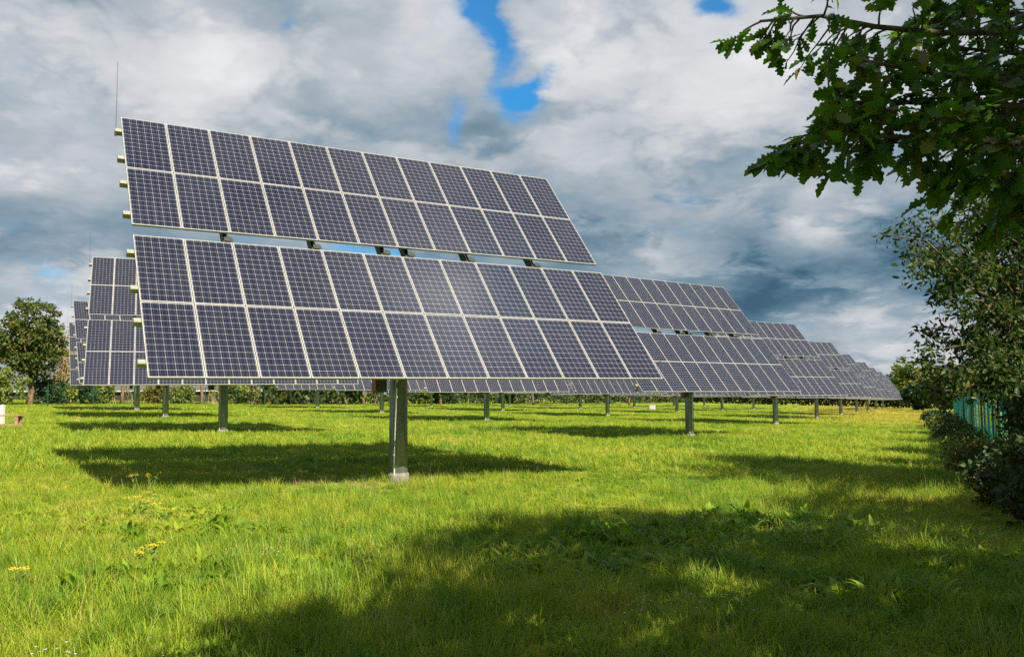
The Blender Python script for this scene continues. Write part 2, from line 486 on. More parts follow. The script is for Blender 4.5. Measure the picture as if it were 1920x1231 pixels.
# ------------------------------------------------------------------ mesh helpers
class MB:
    """collects shapes and links them as one mesh object"""
    def __init__(self):
        self.v = []; self.f = []; self.m = []

    def add(self, vs, fs, mi=0):
        o = len(self.v)
        self.v += [tuple(p) for p in vs]
        self.f += [tuple(i + o for i in f) for f in fs]
        self.m += [mi] * len(fs)

    def box(self, c, s, mat=None, mi=0, bev=0.0):
        x, y, z = s[0] / 2, s[1] / 2, s[2] / 2
        if bev <= 0:
            vs = [Vector((i * x, j * y, k * z)) for i in (-1, 1) for j in (-1, 1) for k in (-1, 1)]
            fs = [(0, 1, 3, 2), (4, 6, 7, 5), (0, 4, 5, 1), (2, 3, 7, 6), (0, 2, 6, 4), (1, 5, 7, 3)]
        else:
            import bmesh
            bm = bmesh.new()
            bmesh.ops.create_cube(bm, size=1)
            bmesh.ops.scale(bm, vec=s, verts=bm.verts)
            bmesh.ops.bevel(bm, geom=bm.edges[:], offset=bev, segments=2, affect='EDGES', profile=0.6)
            bm.verts.index_update()
            vs = [v.co.copy() for v in bm.verts]
            fs = [tuple(v.index for v in f.verts) for f in bm.faces]
            bm.free()
        vs = [(mat @ v if mat else v) + Vector(c) for v in vs]
        self.add(vs, fs, mi)

    def tube(self, pts, radii, sides=8, mi=0, caps=True):
        pts = [Vector(p) for p in pts]
        vs = []; fs = []
        n = len(pts)
        ref = None
        for i, p in enumerate(pts):
            d = (pts[min(i + 1, n - 1)] - pts[max(i - 1, 0)])
            d = d.normalized() if d.length > 1e-9 else Vector((0, 0, 1))
            if ref is None:
                ref = Vector((1, 0, 0)) if abs(d.x) < 0.8 else Vector((0, 1, 0))
            a = (ref - d * ref.dot(d))
            a = a.normalized() if a.length > 1e-6 else d.orthogonal().normalized()
            ref = a
            b = d.cross(a)
            r = radii[i] if hasattr(radii, '__len__') else radii
            for k in range(sides):
                q = 2 * math.pi * k / sides
                vs.append(p + a * (r * math.cos(q)) + b * (r * math.sin(q)))
        for i in range(n - 1):
            for k in range(sides):
                k2 = (k + 1) % sides
                fs.append((i * sides + k, i * sides + k2, (i + 1) * sides + k2, (i + 1) * sides + k))
        if caps:
            fs.append(tuple(reversed(range(sides))))
            fs.append(tuple((n - 1) * sides + k for k in range(sides)))
        self.add(vs, fs, mi)

    def mesh(self, name, mats, smooth=False):
        me = bpy.data.meshes.new(name)
        me.from_pydata(self.v, [], self.f)
        for x in (mats if isinstance(mats, (list, tuple)) else [mats]):
            me.materials.append(x)
        me.polygons.foreach_set('material_index', self.m)
        if smooth:
            me.shade_smooth()
        me.update()
        return me

    def build(self, name, mats, parent=None, smooth=False):
        return link(name, self.mesh(name, mats, smooth), parent)


def link(name, data, parent=None):
    o = bpy.data.objects.new(name, data)
    COL.objects.link(o)
    if parent is not None:
        o.parent = parent
    return o


def tag(o, label=None, cat=None, group=None, kind=None):
    if label: o['label'] = label
    if cat: o['category'] = cat
    if group: o['group'] = group
    if kind: o['kind'] = kind
    return o


def empty(name, loc, rz=0.0):
    o = bpy.data.objects.new(name, None)
    COL.objects.link(o)
    o.empty_display_size = 0.3
    o.location = loc
    o.rotation_euler = (0, 0, rz)
    return o


def smooth_clip(x, lim):
    return lim * math.tanh(x / lim)


def g(x, y):
    """ground height: the meadow falls gently to the right"""
    xx = x if abs(x) < 90 else math.copysign(90 + 60 * math.tanh((abs(x) - 90) / 60), x)
    return -0.0216 * xx + 0.0004 * y + 0.03 * math.sin(0.31 * x + 0.13 * y) * math.sin(0.21 * y - 0.17 * x + 1.0)


def fast_mesh(name, co, faces, mats, attrs=None):
    """big mesh from numpy: co (n,3); faces list of (k, array(m,k)); attrs name -> per-vertex float"""
    me = bpy.data.meshes.new(name)
    me.vertices.add(len(co))
    me.vertices.foreach_set('co', np.asarray(co, np.float32).ravel())
    loops = np.concatenate([a.ravel() for a in faces]).astype(np.int32)
    starts = []
    s = 0
    for a in faces:
        m_, k = a.shape
        starts.append(s + np.arange(m_) * k)
        s += m_ * k
    starts = np.concatenate(starts).astype(np.int32)
    me.loops.add(len(loops))
    me.loops.foreach_set('vertex_index', loops)
    me.polygons.add(len(starts))
    me.polygons.foreach_set('loop_start', starts)
    me.update(calc_edges=True)
    for x in (mats if isinstance(mats, (list, tuple)) else [mats]):
        me.materials.append(x)
    for k, val in (attrs or {}).items():
        if val.dtype.kind == 'i':
            at_ = me.attributes.new(k, 'INT', 'POINT')
            at_.data.foreach_set('value', val.astype(np.int32))
        elif val.ndim == 2:
            at_ = me.attributes.new(k, 'FLOAT_VECTOR', 'POINT')
            at_.data.foreach_set('vector', val.astype(np.float32).ravel())
        else:
            at_ = me.attributes.new(k, 'FLOAT', 'POINT')
            at_.data.foreach_set('value', val.astype(np.float32))
    return me


# ------------------------------------------------------------------ leaves
def leaf_template(kind):
    """returns verts (n,3) with the leaf along +y, length 1, folded on its midrib, and quad faces"""
    if kind == 'oak':
        st = [(0, .012), (.10, .04), (.17, .13), (.22, .155), (.27, .10), (.31, .10), (.37, .21), (.43, .245), (.48, .155), (.52, .15), (.58, .27), (.65, .30), (.70, .185), (.74, .18), (.80, .235), (.86, .22), (.90, .13), (.96, .10), (1.0, .03)]
    elif kind == 'ellipse':
        st = [(0.0, .01), (.3, .17), (.62, .19), (1.0, .01)]
    elif kind == 'broad':
        st = [(0.0, .02), (.22, .27), (.55, .33), (.85, .16), (1.0, .01)]
    else:  # clump: a rough spray of leaf for far trees
        st = [(0.0, .10), (.3, .42), (.55, .22), (.8, .38), (1.0, .08)]
    vs = []
    for t_, hw in st:
        z = -0.12 * t_ * t_
        vs += [(-hw, t_ - 0.04 * hw, z + 0.28 * hw), (0, t_, z), (hw, t_ - 0.04 * hw, z + 0.28 * hw)]
    fs = []
    for i in range(len(st) - 1):
        a = 3 * i
        fs += [(a, a + 1, a + 4, a + 3), (a + 1, a + 2, a + 5, a + 4)]
    return np.array(vs), np.array(fs)


LEAF = {k: leaf_template(k) for k in ('oak', 'ellipse', 'broad', 'clump')}


def leaves_mesh(name, kind, P_, D_, N_, size, mat, rnd=None):
    """one leaf per row: base P_, pointing D_, face normal about N_"""
    tv, tf = LEAF[kind]
    P_ = np.asarray(P_, float); D_ = np.asarray(D_, float); N_ = np.asarray(N_, float)
    n = len(P_)
    D_ = D_ / (np.linalg.norm(D_, axis=1, keepdims=True) + 1e-9)
    X_ = np.cross(D_, N_)
    X_ = X_ / (np.linalg.norm(X_, axis=1, keepdims=True) + 1e-9)
    Z_ = np.cross(X_, D_)
    size = np.broadcast_to(np.asarray(size, float), (n,))
    co = P_[:, None, :] + size[:, None, None] * (tv[None, :, 0:1] * X_[:, None, :] + tv[None, :, 1:2] * D_[:, None, :] + tv[None, :, 2:3] * Z_[:, None, :])
    f = (np.arange(n)[:, None, None] * len(tv) + tf[None]).reshape(-1, 4)
    if rnd is None:
        rnd = rng.random(n)
    return fast_mesh(name, co.reshape(-1, 3), [f], mat, {'rnd': np.repeat(rnd, len(tv))})


def unit(n):
    v = rng.normal(size=(n, 3))
    return v / np.linalg.norm(v, axis=1, keepdims=True)


def cluster_leaves(centres, rad, per, up=0.7, droop=0.3):
    """leaf bases and directions in round clusters"""
    centres = np.asarray(centres, float)
    n = len(centres) * per
    c = np.repeat(centres, per, axis=0)
    r = np.repeat(np.broadcast_to(np.asarray(rad, float), (len(centres),)), per)
    off = unit(n) * (rng.random((n, 1)) ** 0.5)
    off[:, 2] *= 0.75
    Pp = c + off * r[:, None]
    Dd = off * 0.8 + unit(n) * 0.7
    Dd[:, 2] -= droop
    Nn = unit(n) * 0.7
    Nn[:, 2] += up
    return Pp, Dd, Nn


def bend(a, b, sag=0.0, k=6, jit=0.03):
    a = Vector(a); b = Vector(b)
    pts = []
    L = (b - a).length
    for i in range(k + 1):
        t_ = i / k
        p = a.lerp(b, t_)
        p.z += sag * 4 * t_ * (1 - t_)
        if 0 < i < k:
            p += Vector((random.uniform(-1, 1), random.uniform(-1, 1), random.uniform(-1, 1))) * jit * L
        pts.append(p)
    return pts


def crown_tree(name, loc, height, crown_c, crown_r, leafkind, leafsize, nclus, per, clus_r, leafmat, barkmat, trunk_r, label, cat, group=None,
               limbs=9, forks=None, shell=0.55, twigs=True, trunk_top=None, hollow=0.0):
    """a tree: tapered trunk with limbs reaching into a crown of leaf clusters"""
    root = empty(name, loc)
    tag(root, label, cat, group)
    cc = np.array(crown_c, float); cr = np.array(crown_r, float)
    u = unit(nclus)
    rad = shell + (1 - shell) * rng.random(nclus)
    rad = np.where(rng.random(nclus) < 0.25, rng.random(nclus) * shell, rad)
    # uneven outline: push lobes in and out
    lobes = unit(7)
    bump_ = 1 + 0.22 * np.max(u @ lobes.T, axis=1) - 0.16
    cl = cc + u * cr * (rad * bump_)[:, None]
    tb = MB()
    top = Vector(trunk_top) if trunk_top else Vector((cc[0] * 0.6, cc[1] * 0.6, cc[2] + 0.25 * cr[2]))
    tp = bend((0, 0, -0.15), top, 0, 6, 0.015)
    tb.tube(tp, [trunk_r * (1.25 if i == 0 else 1) * (1 - 0.80 * i / 6) for i in range(7)], 9)
    idx = rng.permutation(nclus)[:limbs]
    for j in idx:
        e = Vector(cl[j])
        t0 = random.uniform(0.35, 0.85)
        s_ = tp[int(t0 * 6)]
        lp = bend(s_, e, 0.06 * (e - s_).length, 5, 0.04)
        r0 = trunk_r * (1 - 0.8 * t0) * 0.6
        tb.tube(lp, [r0 * (1 - 0.85 * i / 5) + 0.004 for i in range(6)], 6)
    if twigs:
        for j in rng.permutation(nclus)[:min(nclus, 40)]:
            e = Vector(cl[j])
            s_ = Vector(cl[idx[random.randrange(len(idx))]]).lerp(top, 0.45)
            tb.tube(bend(s_, e, 0.0, 3, 0.05), [0.02 * trunk_r / 0.15, 0.014, 0.009, 0.005], 4)
    tb.build('trunk', barkmat, root, smooth=True)
    Pp, Dd, Nn = cluster_leaves(cl, clus_r * (0.7 + 0.6 * rng.random(nclus)), per)
    if crown_r[2] > 0:
        keep = Pp[:, 2] + loc[2] > g(loc[0], loc[1]) + 0.02
        Pp, Dd, Nn = Pp[keep], Dd[keep], Nn[keep]
    # tint changes from cluster to cluster as well as leaf to leaf
    tint = np.clip(rng.random(len(Pp)) * 0.65 + np.repeat(rng.random(nclus), per)[:len(Pp)] * 0.35, 0, 1)
    me = leaves_mesh('crown', leafkind, Pp, Dd, Nn, leafsize * (0.7 + 0.6 * rng.random(len(Pp))), leafmat, tint)
    link('crown', me, root)
    return root


# ------------------------------------------------------------------ ground
def build_ground():
    xs = np.concatenate([np.linspace(-900, -120, 14), np.linspace(-110, 110, 111), np.linspace(120, 900, 14)])
    ys = np.concatenate([np.linspace(-300, -20, 8), np.linspace(-16, 160, 89), np.linspace(170, 1800, 30)])
    co = np.array([(x, y, g(x, y)) for y in ys for x in xs])
    nx, ny = len(xs), len(ys)
    i, j = np.meshgrid(np.arange(nx - 1), np.arange(ny - 1))
    a = (j * nx + i).ravel()
    f = np.stack([a, a + 1, a + nx + 1, a + nx], 1)
    me = fast_mesh('ground', co, [f], MAT['ground'])
    me.shade_smooth()
    tag(link('ground', me), kind='structure')


build_ground()

# ------------------------------------------------------------------ solar trackers
PITCH_U, PITCH_V, BLOCK_GAP = 0.82, 1.5952, 0.267
HUB = 4.455
MOD_W, MOD_H, MOD_D = 0.805, 1.580, 0.042
V_TOT = 4 * PITCH_V + BLOCK_GAP


def row_v(r):
    """centre of module row r (0 = lowest) measured from the hub line"""
    return -V_TOT / 2 + PITCH_V * (r + 0.5) + (BLOCK_GAP if r >= 2 else 0)


def frame_shape(mb, mi=0):
    w_, h_, d_, b_ = MOD_W / 2, MOD_H / 2, MOD_D, 0.0125
    o = [(-w_, -h_), (w_, -h_), (w_, h_), (-w_, h_)]
    n_ = [(-w_ + b_, -h_ + b_), (w_ - b_, -h_ + b_), (w_ - b_, h_ - b_), (-w_ + b_, h_ - b_)]
    vs = [(x, y, 0) for x, y in o] + [(x, y, 0) for x, y in n_] + [(x, y, -d_) for x, y in o] + [(x, y, -d_) for x, y in n_]
    fs = []
    for k in range(4):
        k2 = (k + 1) % 4
        fs += [(k, k2, 4 + k2, 4 + k), (8 + k2, 8 + k, 12 + k, 12 + k2), (k2, k, 8 + k, 8 + k2), (4 + k, 4 + k2, 12 + k2, 12 + k)]
    mb.add(vs, fs, mi)


def glass_shape(mb, mi=0):
    w_, h_ = MOD_W / 2 - 0.0125, MOD_H / 2 - 0.0125
    z0, z1 = -0.005, -0.011
    vs = [(-w_, -h_, z0), (w_, -h_, z0), (w_, h_, z0), (-w_, h_, z0), (-w_, -h_, z1), (w_, -h_, z1), (w_, h_, z1), (-w_, h_, z1)]
    mb.add(vs, [(0, 1, 2, 3), (7, 6, 5, 4)], mi)


def set_uv(me, inset=0.014):
    uv = me.uv_layers.new(name='UVMap')
    w_, h_ = MOD_W / 2 - 0.0125, MOD_H / 2 - 0.0125
    for lp in me.loops:
        co = me.vertices[lp.vertex_index].co
        a_ = inset
        b_ = inset * 0.55
        uv.data[lp.index].uv = (((co.x + w_) / (2 * w_) - a_) / (1 - 2 * a_), ((co.y + h_) / (2 * h_) - b_) / (1 - 2 * b_))


_m = MB(); glass_shape(_m); GLASS_ME = _m.mesh('solar_module', MAT['cells']); set_uv(GLASS_ME)
_m = MB(); frame_shape(_m); FRAME_ME = _m.mesh('module_frame', MAT['frame'])
_m = MB(); glass_shape(_m, 0); frame_shape(_m, 1); MODULE_ME = _m.mesh('solar_module', [MAT['cells'], MAT['frame']]); set_uv(MODULE_ME)

# rail: a hat section that pokes out at the left end
_m = MB()
x0, x1 = -6 * PITCH_U - 0.105, 6 * PITCH_U + 0.05
prof = [(-0.07, 0), (-0.035, 0), (-0.035, -0.10), (0.035, -0.10), (0.035, 0), (0.07, 0), (0.07, 0.012), (-0.07, 0.012)]
prof = [(-0.03, -0.125), (0.03, -0.125), (0.045, -0.11), (0.045, -0.012), (0.03, 0.0), (-0.03, 0.0), (-0.045, -0.012), (-0.045, -0.11)]
vs = [(x0, a, b) for a, b in prof] + [(x1, a, b) for a, b in prof]
k = len(prof)
_m.add(vs, [(i, (i + 1) % k, k + (i + 1) % k, k + i) for i in range(k)] + [tuple(reversed(range(k))), tuple(range(k, 2 * k))])
RAIL_ME = _m.mesh('rail', MAT['rail'])

RAFTER_U = (-4.05, -2.05, -0.32, 0.32, 2.0, 4.0)
_m = MB()
vl = 0.43 * V_TOT
_m.box((0, 0, -0.265), (0.09, 2 * vl, 0.16))
# gussets where the beam crosses the gap between the blocks
_m.add([(-0.055, -0.25, -0.34), (-0.055, 0.25, -0.34), (-0.055, 0.05, -0.60), (0.055, -0.25, -0.34), (0.055, 0.25, -0.34), (0.055, 0.05, -0.60)],
       [(0, 1, 2), (5, 4, 3), (0, 3, 4, 1), (1, 4, 5, 2), (2, 5, 3, 0)])
_m.box((0.0, 0.0, -0.11), (0.07, 0.13, 0.15))
_m.box((0.0, 0.0, -0.045), (0.15, 0.10, 0.012))
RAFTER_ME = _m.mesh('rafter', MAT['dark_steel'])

_m = MB()
_m.tube([(-4.5 * PITCH_U, 0, 0), (4.5 * PITCH_U, 0, 0)], 0.115, 16)
TUBE_ME = _m.mesh('torque_tube', MAT['galv'], smooth=False)

_m = MB()
_m.tube([(0, 0, -0.3), (0, 0, 1.2), (0, 0, 2.4), (0, 0, HUB - 0.78)], [0.182, 0.178, 0.174, 0.170], 32)
for z in (HUB - 0.80,):
    _m.tube([(0, 0, z - 0.05), (0, 0, z)], 0.23, 32)
POLE_ME = _m.mesh('pole', MAT['galv'])
for p_ in POLE_ME.polygons:
    p_.use_smooth = len(p_.vertices) == 4

_m = MB()
_m.tube([(0, 0, HUB - 0.80), (0, 0, HUB - 0.62)], 0.20, 24)
_m.box((0, 0.12, HUB - 0.47), (0.34, 0.30, 0.30), bev=0.03)
_m.box((-0.20, 0.26, HUB - 0.33), (0.05, 0.30, 0.42))
_m.box((0.20, 0.26, HUB - 0.33), (0.05, 0.30, 0.42))
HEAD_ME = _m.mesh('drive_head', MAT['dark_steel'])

_m = MB()
_m.tube([(0, 0, -0.05), (0, 0, 0.10), (0, 0, 0.14), (0, 0, 0.15)], [0.225, 0.215, 0.20, 0.175], 28)
FOOT_ME = _m.mesh('footing', MAT['concrete'])

_m = MB()
ca = Vector((-0.73, -0.68, 0)).normalized()
cb = Vector((-0.62, -0.78, 0)).normalized()
_m.tube([cb * 0.194 + Vector((0, 0, 2.3)), cb * 0.194 + Vector((0, 0, 1.6)), ca * 0.197 + Vector((0, 0, 0.05))], 0.016, 8)
_m.box(cb * 0.196 + Vector((0, 0, 1.62)), (0.055, 0.045, 0.04))
_m.box(ca * 0.198 + Vector((0, 0, 0.5)), (0.05, 0.045, 0.03))
CONDUIT_ME = _m.mesh('conduit', MAT['conduit'])

_m = MB()
_m.box((-0.47, -0.18, 1.98), (0.20, 0.24, 0.54), bev=0.012)
_m.box((-0.30, -0.12, 2.05), (0.18, 0.10, 0.10))
_m.box((-0.47, -0.31, 1.98), (0.15, 0.012, 0.46), bev=0.004)
BOX_ME = _m.mesh('control_box', MAT['box'])
_m = MB()
_m.box((-0.585, -0.18, 1.99), (0.022, 0.20, 0.50))
BOXSIDE_ME = _m.mesh('red_side_plate', MAT['red'])

_m = MB()
_m.tube([(0, 0, -0.1), (0, 0, 0.25), (0, 0, 1.35)], [0.0065, 0.005, 0.0035], 6)
_m.tube([(0, 0, -0.10), (0, 0, -0.02)], 0.022, 8)
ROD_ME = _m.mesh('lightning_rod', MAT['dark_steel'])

_m = MB()
_m.tube([(0, 0, 0), (-0.10, 0, 0.02), (-0.17, 0, 0.0)], [0.012, 0.012, 0.012], 6)
_m.tube([(-0.17, 0, -0.05), (-0.17, 0, 0.02), (-0.17, 0, 0.06)], [0.05, 0.06, 0.025], 10)
SENSOR_ME = _m.mesh('sun_sensor', MAT['black'])

_m = MB()
_m.tube(bend((0, 0, 0), (0.34, 0.30, 0.30), -0.03, 6, 0.0), [0.008] * 4 + [0.006, 0.005, 0.004], 6)
_m.tube([(0.02, 0, -0.01), (0.06, 0.02, 0.0)], 0.022, 6)
WHISKER_ME = _m.mesh('cable_tail', MAT['black'])

A_ = Vector((9.8533, 20.1523)); B_ = Vector((-9.2458, 17.2639)); O_ = Vector((-2.2424, 16.9513))
POSE = {(0, 0): (30.91, 50.28, .22), (0, 1): (23.5, 51.35, .26), (1, 0): (36.27, 50.27, -.15), (2, 0): (34.39, 50.53, -.11), (3, 0): (32.04, 51.86, -.1),
        (4, 0): (33.86, 50.88, -.09), (0, 2): (33.0, 48.3, 0), (0, 3): (30.5, 49.4, 0), (1, 1): (29.0, 52.9, 0)}
ORD = ['first', 'second', 'third', 'fourth', 'fifth', 'sixth', 'seventh', 'eighth', 'ninth', 'tenth']
ROWNAME = ['front row', 'second row', 'third row', 'back row']
LABELS = {
    (0, 0): 'large tilted solar tracker nearest the camera, on a thick pole in front of all others',
    (1, 0): 'solar tracker directly behind the right edge of the nearest one, its own right edge free',
    (0, 1): 'solar tracker whose upright panels show behind the left edge of the nearest one',
    (0, 2): 'solar tracker leaning left, seen as a narrow strip behind the left trackers',
    (0, 3): 'farthest left solar tracker, its left edge next to the bare thicket',
    (1, 1): 'solar tracker whose bottom strip of blue cells shows below the middle of the nearest tracker',
}


def tracker(i, j):
    q = O_ + A_ * i + B_ * j
    a_, t_, r_ = POSE.get((i, j), (33.2 + random.uniform(-1.5, 1.5), 50.8 + random.uniform(-0.6, 0.6), 0))
    loc = Vector((q.x, q.y, -0.0216 * q.x + 0.0004 * q.y))
    root = empty('solar_tracker', loc, R(a_))
    if (i, j) in LABELS:
        lab = LABELS[(i, j)]
    elif j == 0:
        lab = '%s solar tracker from the camera in the front row that recedes to the right' % ORD[i]
    elif j == 3:
        lab = '%s solar tracker from the left in the back row beside the boundary hedge' % ORD[i]
    else:
        lab = '%s solar tracker from the left in the %s, behind the nearest tracker' % (ORD[i], ROWNAME[j])
    tag(root, lab, 'solar tracker', 'solar trackers standing in the meadow')
    near = (i, j) in ((0, 0), (1, 0), (0, 1), (1, 1), (2, 0), (0, 2))
    PM = Matrix.Translation((0, 0, HUB)) @ Matrix.Rotation(R(t_), 4, 'X') @ Matrix.Rotation(R(r_), 4, 'Z') @ Matrix.Translation((0, 0, 0.06))

    def part(name, me, m_, parent=root):
        o = link(name, me, parent)
        o.matrix_local = m_
        return o
    I4 = Matrix.Identity(4)
    part('pole', POLE_ME, I4)
    part('footing', FOOT_ME, I4)
    part('drive_head', HEAD_ME, I4)
    part('conduit', CONDUIT_ME, I4)
    bx = part('control_box', BOX_ME, I4)
    part('red_side_plate', BOXSIDE_ME, I4, bx)
    part('torque_tube', TUBE_ME, PM @ Matrix.Translation((0, 0, -0.46)))
    for u in RAFTER_U:
        part('rafter', RAFTER_ME, PM @ Matrix.Translation((u * PITCH_U, 0, 0)))
    for r in range(4):
        for s in (-1, 1):
            part('rail', RAIL_ME, PM @ Matrix.Translation((0, row_v(r) + s * 0.27 * PITCH_V, -MOD_D)))
    vt = row_v(3) + 0.27 * PITCH_V
    pr = PM @ Vector((-6 * PITCH_U - 0.09, vt, -0.08))
    part('lightning_rod', ROD_ME, Matrix.Translation(pr))
    if j == 0 and i >= 1:
        part('sun_sensor', SENSOR_ME, PM @ Matrix.Translation((-6 * PITCH_U - 0.0, row_v(0) - 0.27 * PITCH_V - 0.22, -0.05)))
    if (i, j) == (0, 0):
        part('cable_tail', WHISKER_ME, PM @ Matrix.Translation((6 * PITCH_U + 0.0, row_v(0) - 0.27 * PITCH_V - 0.05, -0.10)))
    for r in range(4):
        for c in range(12):
            m_ = PM @ Matrix.Translation(((c - 5.5) * PITCH_U, row_v(r), random.uniform(-0.0015, 0.0015))) @ Euler((random.gauss(0, 0.0012), random.gauss(0, 0.0018), 0)).to_matrix().to_4x4()
            if near:
                o = part('solar_module', GLASS_ME, m_)
                f_ = link('module_frame', FRAME_ME, o)
            else:
                part('solar_module', MODULE_ME, m_)
    return root


TRACKERS = [(i, 0) for i in range(9)] + [(i, 1) for i in range(7)] + [(i, 2) for i in range(7)] + [(i, 3) for i in range(6)]
for ij in TRACKERS:
    tracker(*ij)

# ------------------------------------------------------------------ meadow grass
def blade(rows, base, az_, lean, length, width, hue, curl=0.6, segs=3, twist=0.0, oval=False):
    """one curved blade: appended to rows as (verts, t, hue, faces)"""
    d = np.array([math.cos(az_), math.sin(az_), 0.0])
    s_ = np.array([-math.sin(az_ + twist), math.cos(az_ + twist), 0.0])
    vs = []; ts = []
    for k_ in range(segs):
        t_ = k_ / segs
        th = lean + curl * t_
        p = np.array(base) + d * (length * t_ * math.sin(th)) + np.array([0, 0, length * t_ * math.cos(th * 0.8)])
        w_ = width * (1 - 0.55 * t_) * (0.7 if k_ == 0 else 1)
        if oval:
            w_ = width * (0.22 + 0.95 * math.sin(math.pi * min(1.0, 0.08 + t_ * 1.05)) ** 0.8)
        vs += [p - s_ * w_ / 2, p + s_ * w_ / 2]; ts += [t_, t_]
    th = lean + curl
    vs.append(np.array(base) + d * (length * math.sin(th)) + np.array([0, 0, length * math.cos(th * 0.8)])); ts.append(1.0)
    fs = [(2 * i, 2 * i + 1, 2 * i + 3, 2 * i + 2) for i in range(segs - 1)] + [(2 * segs - 2, 2 * segs - 1, 2 * segs, 2 * segs)]
    rows.append((vs, ts, [hue] * len(vs), fs))


def tuft(n, radius, hmin, hmax, width, lean=0.35, broad=0, dead=0.0, culms=0):
    rows = []
    for _ in range(n):
        a_ = random.uniform(0, 2 * math.pi); r_ = radius * math.sqrt(random.random())
        L_ = random.uniform(hmin, hmax) * (0.6 if random.random() < 0.3 else 1)
        hue = random.uniform(0, 0.95)
        if random.random() < dead:
            hue = 0.99
        blade(rows, (r_ * math.cos(a_), r_ * math.sin(a_), -0.01), random.uniform(0, 6.28), abs(random.gauss(0, lean)), L_, width * random.uniform(0.6, 1.3), hue,
              random.uniform(0.2, 1.1), 3, random.uniform(-0.6, 0.6))
    for _ in range(broad):        # plantain, dock and clover leaves
        a_ = random.uniform(0, 2 * math.pi); r_ = radius * math.sqrt(random.random())
        blade(rows, (r_ * math.cos(a_), r_ * math.sin(a_), 0), random.uniform(0, 6.28), random.uniform(0.45, 1.2), random.uniform(0.035, 0.095), random.uniform(0.014, 0.034),
              random.uniform(0.0, 0.6), random.uniform(0.3, 1.0), 5, random.uniform(-.5, .5), True)
    for _ in range(culms):        # seed stalks
        a_ = random.uniform(0, 2 * math.pi); r_ = radius * random.random()
        blade(rows, (r_ * math.cos(a_), r_ * math.sin(a_), 0), random.uniform(0, 6.28), random.uniform(0.05, 0.3), hmax * random.uniform(1.15, 1.6), 0.0035, 0.94 if random.random() < .6 else 0.99, 0.3, 3)
    return rows


def flower_head(rows, base, h, lean):
    p = np.array(base) + np.array([lean[0], lean[1], h])
    for k_ in range(5):
        a_ = k_ * 1.2566
        q = np.array([math.cos(a_), math.sin(a_), 0.25]) * 0.011
        r_ = np.array([-math.sin(a_), math.cos(a_), 0]) * 0.006
        q = q * 0.6; r_ = r_ * 0.6
        rows.append(([p - r_, p + r_, p + q + r_, p + q - r_], [1] * 4, [2.0] * 4, [(0, 1, 2, 3)]))


TUFTS = []
for _ in range(4):
    TUFTS.append(tuft(48, 0.085, 0.06, 0.20, 0.005, 0.62, 3, 0.03))                   # 1-4 fine sward
TUFTS.append(tuft(40, 0.08, 0.12, 0.28, 0.005, 0.60, 0, 0.03, 0))              # 5 long tuft
TUFTS.append(tuft(26, 0.10, 0.05, 0.15, 0.005, 0.55, 22))                        # 6 broad leaved
TUFTS.append(tuft(34, 0.10, 0.08, 0.24, 0.0042, 0.75, 0, 0.75, 1))              # 7 dry straw
_f = tuft(22, 0.09, 0.06, 0.13, 0.005, 0.5, 8)
for _ in range(7):
    flower_head(_f, (random.uniform(-.09, .09), random.uniform(-.09, .09), 0), random.uniform(.11, .19), (random.uniform(-.03, .03), random.uniform(-.03, .03)))
TUFTS.append(_f)                                                                # 8 with small white flowers
for _ in range(3):
    TUFTS.append(tuft(40, 0.17, 0.09, 0.24, 0.012, 0.4, 0, 0.02, 0))             # 9-11 middle distance
TUFTS.append(tuft(42, 0.42, 0.10, 0.26, 0.028, 0.4, 0, 0.02, 0))                 # 12 far
TUFTS.append(tuft(42, 0.42, 0.06, 0.20, 0.028, 0.4, 0, 0.05, 0))                 # 13 far
_f = tuft(40, 0.17, 0.08, 0.17, 0.012, 0.45)
for _ in range(9):
    flower_head(_f, (random.uniform(-.17, .17), random.uniform(-.17, .17), 0), random.uniform(.14, .24), (0, 0))
TUFTS.append(_f)                                                                # 14 middle distance, white flowers
for _w in range(2):                                                             # 15-16 dock and other broad weeds
    _f = tuft(16, 0.12, 0.08, 0.22, 0.006, 0.55, 6)
    for _ in range(11):
        a_ = random.uniform(0, 6.28); r_ = random.uniform(0, 0.07)
        blade(_f, (r_ * math.cos(a_), r_ * math.sin(a_), 0), a_ + random.uniform(-.7, .7), random.uniform(0.25, 0.9), random.uniform(0.10, 0.20), random.uniform(0.026, 0.055),
              random.uniform(0.0, 0.4), random.uniform(0.5, 1.2), 6, random.uniform(-.5, .5), True)
    TUFTS.append(_f)
_f = tuft(32, 0.08, 0.18, 0.36, 0.0055, 0.50, 0, 0.04, 0)                       # 17 rank tall tussock
TUFTS.append(_f)


def value_noise(x, y, s, seed):
    r_ = np.random.default_rng(seed).random((64, 64))
    u = x / s; v = y / s
    i = np.floor(u).astype(int); j = np.floor(v).astype(int)
    fu = u - i; fv = v - j
    fu = fu * fu * (3 - 2 * fu); fv = fv * fv * (3 - 2 * fv)
    a = r_[i % 64, j % 64]; b = r_[(i + 1) % 64, j % 64]; c = r_[i % 64, (j + 1) % 64]; d = r_[(i + 1) % 64, (j + 1) % 64]
    return (a * (1 - fu) + b * fu) * (1 - fv) + (c * (1 - fu) + d * fu) * fv


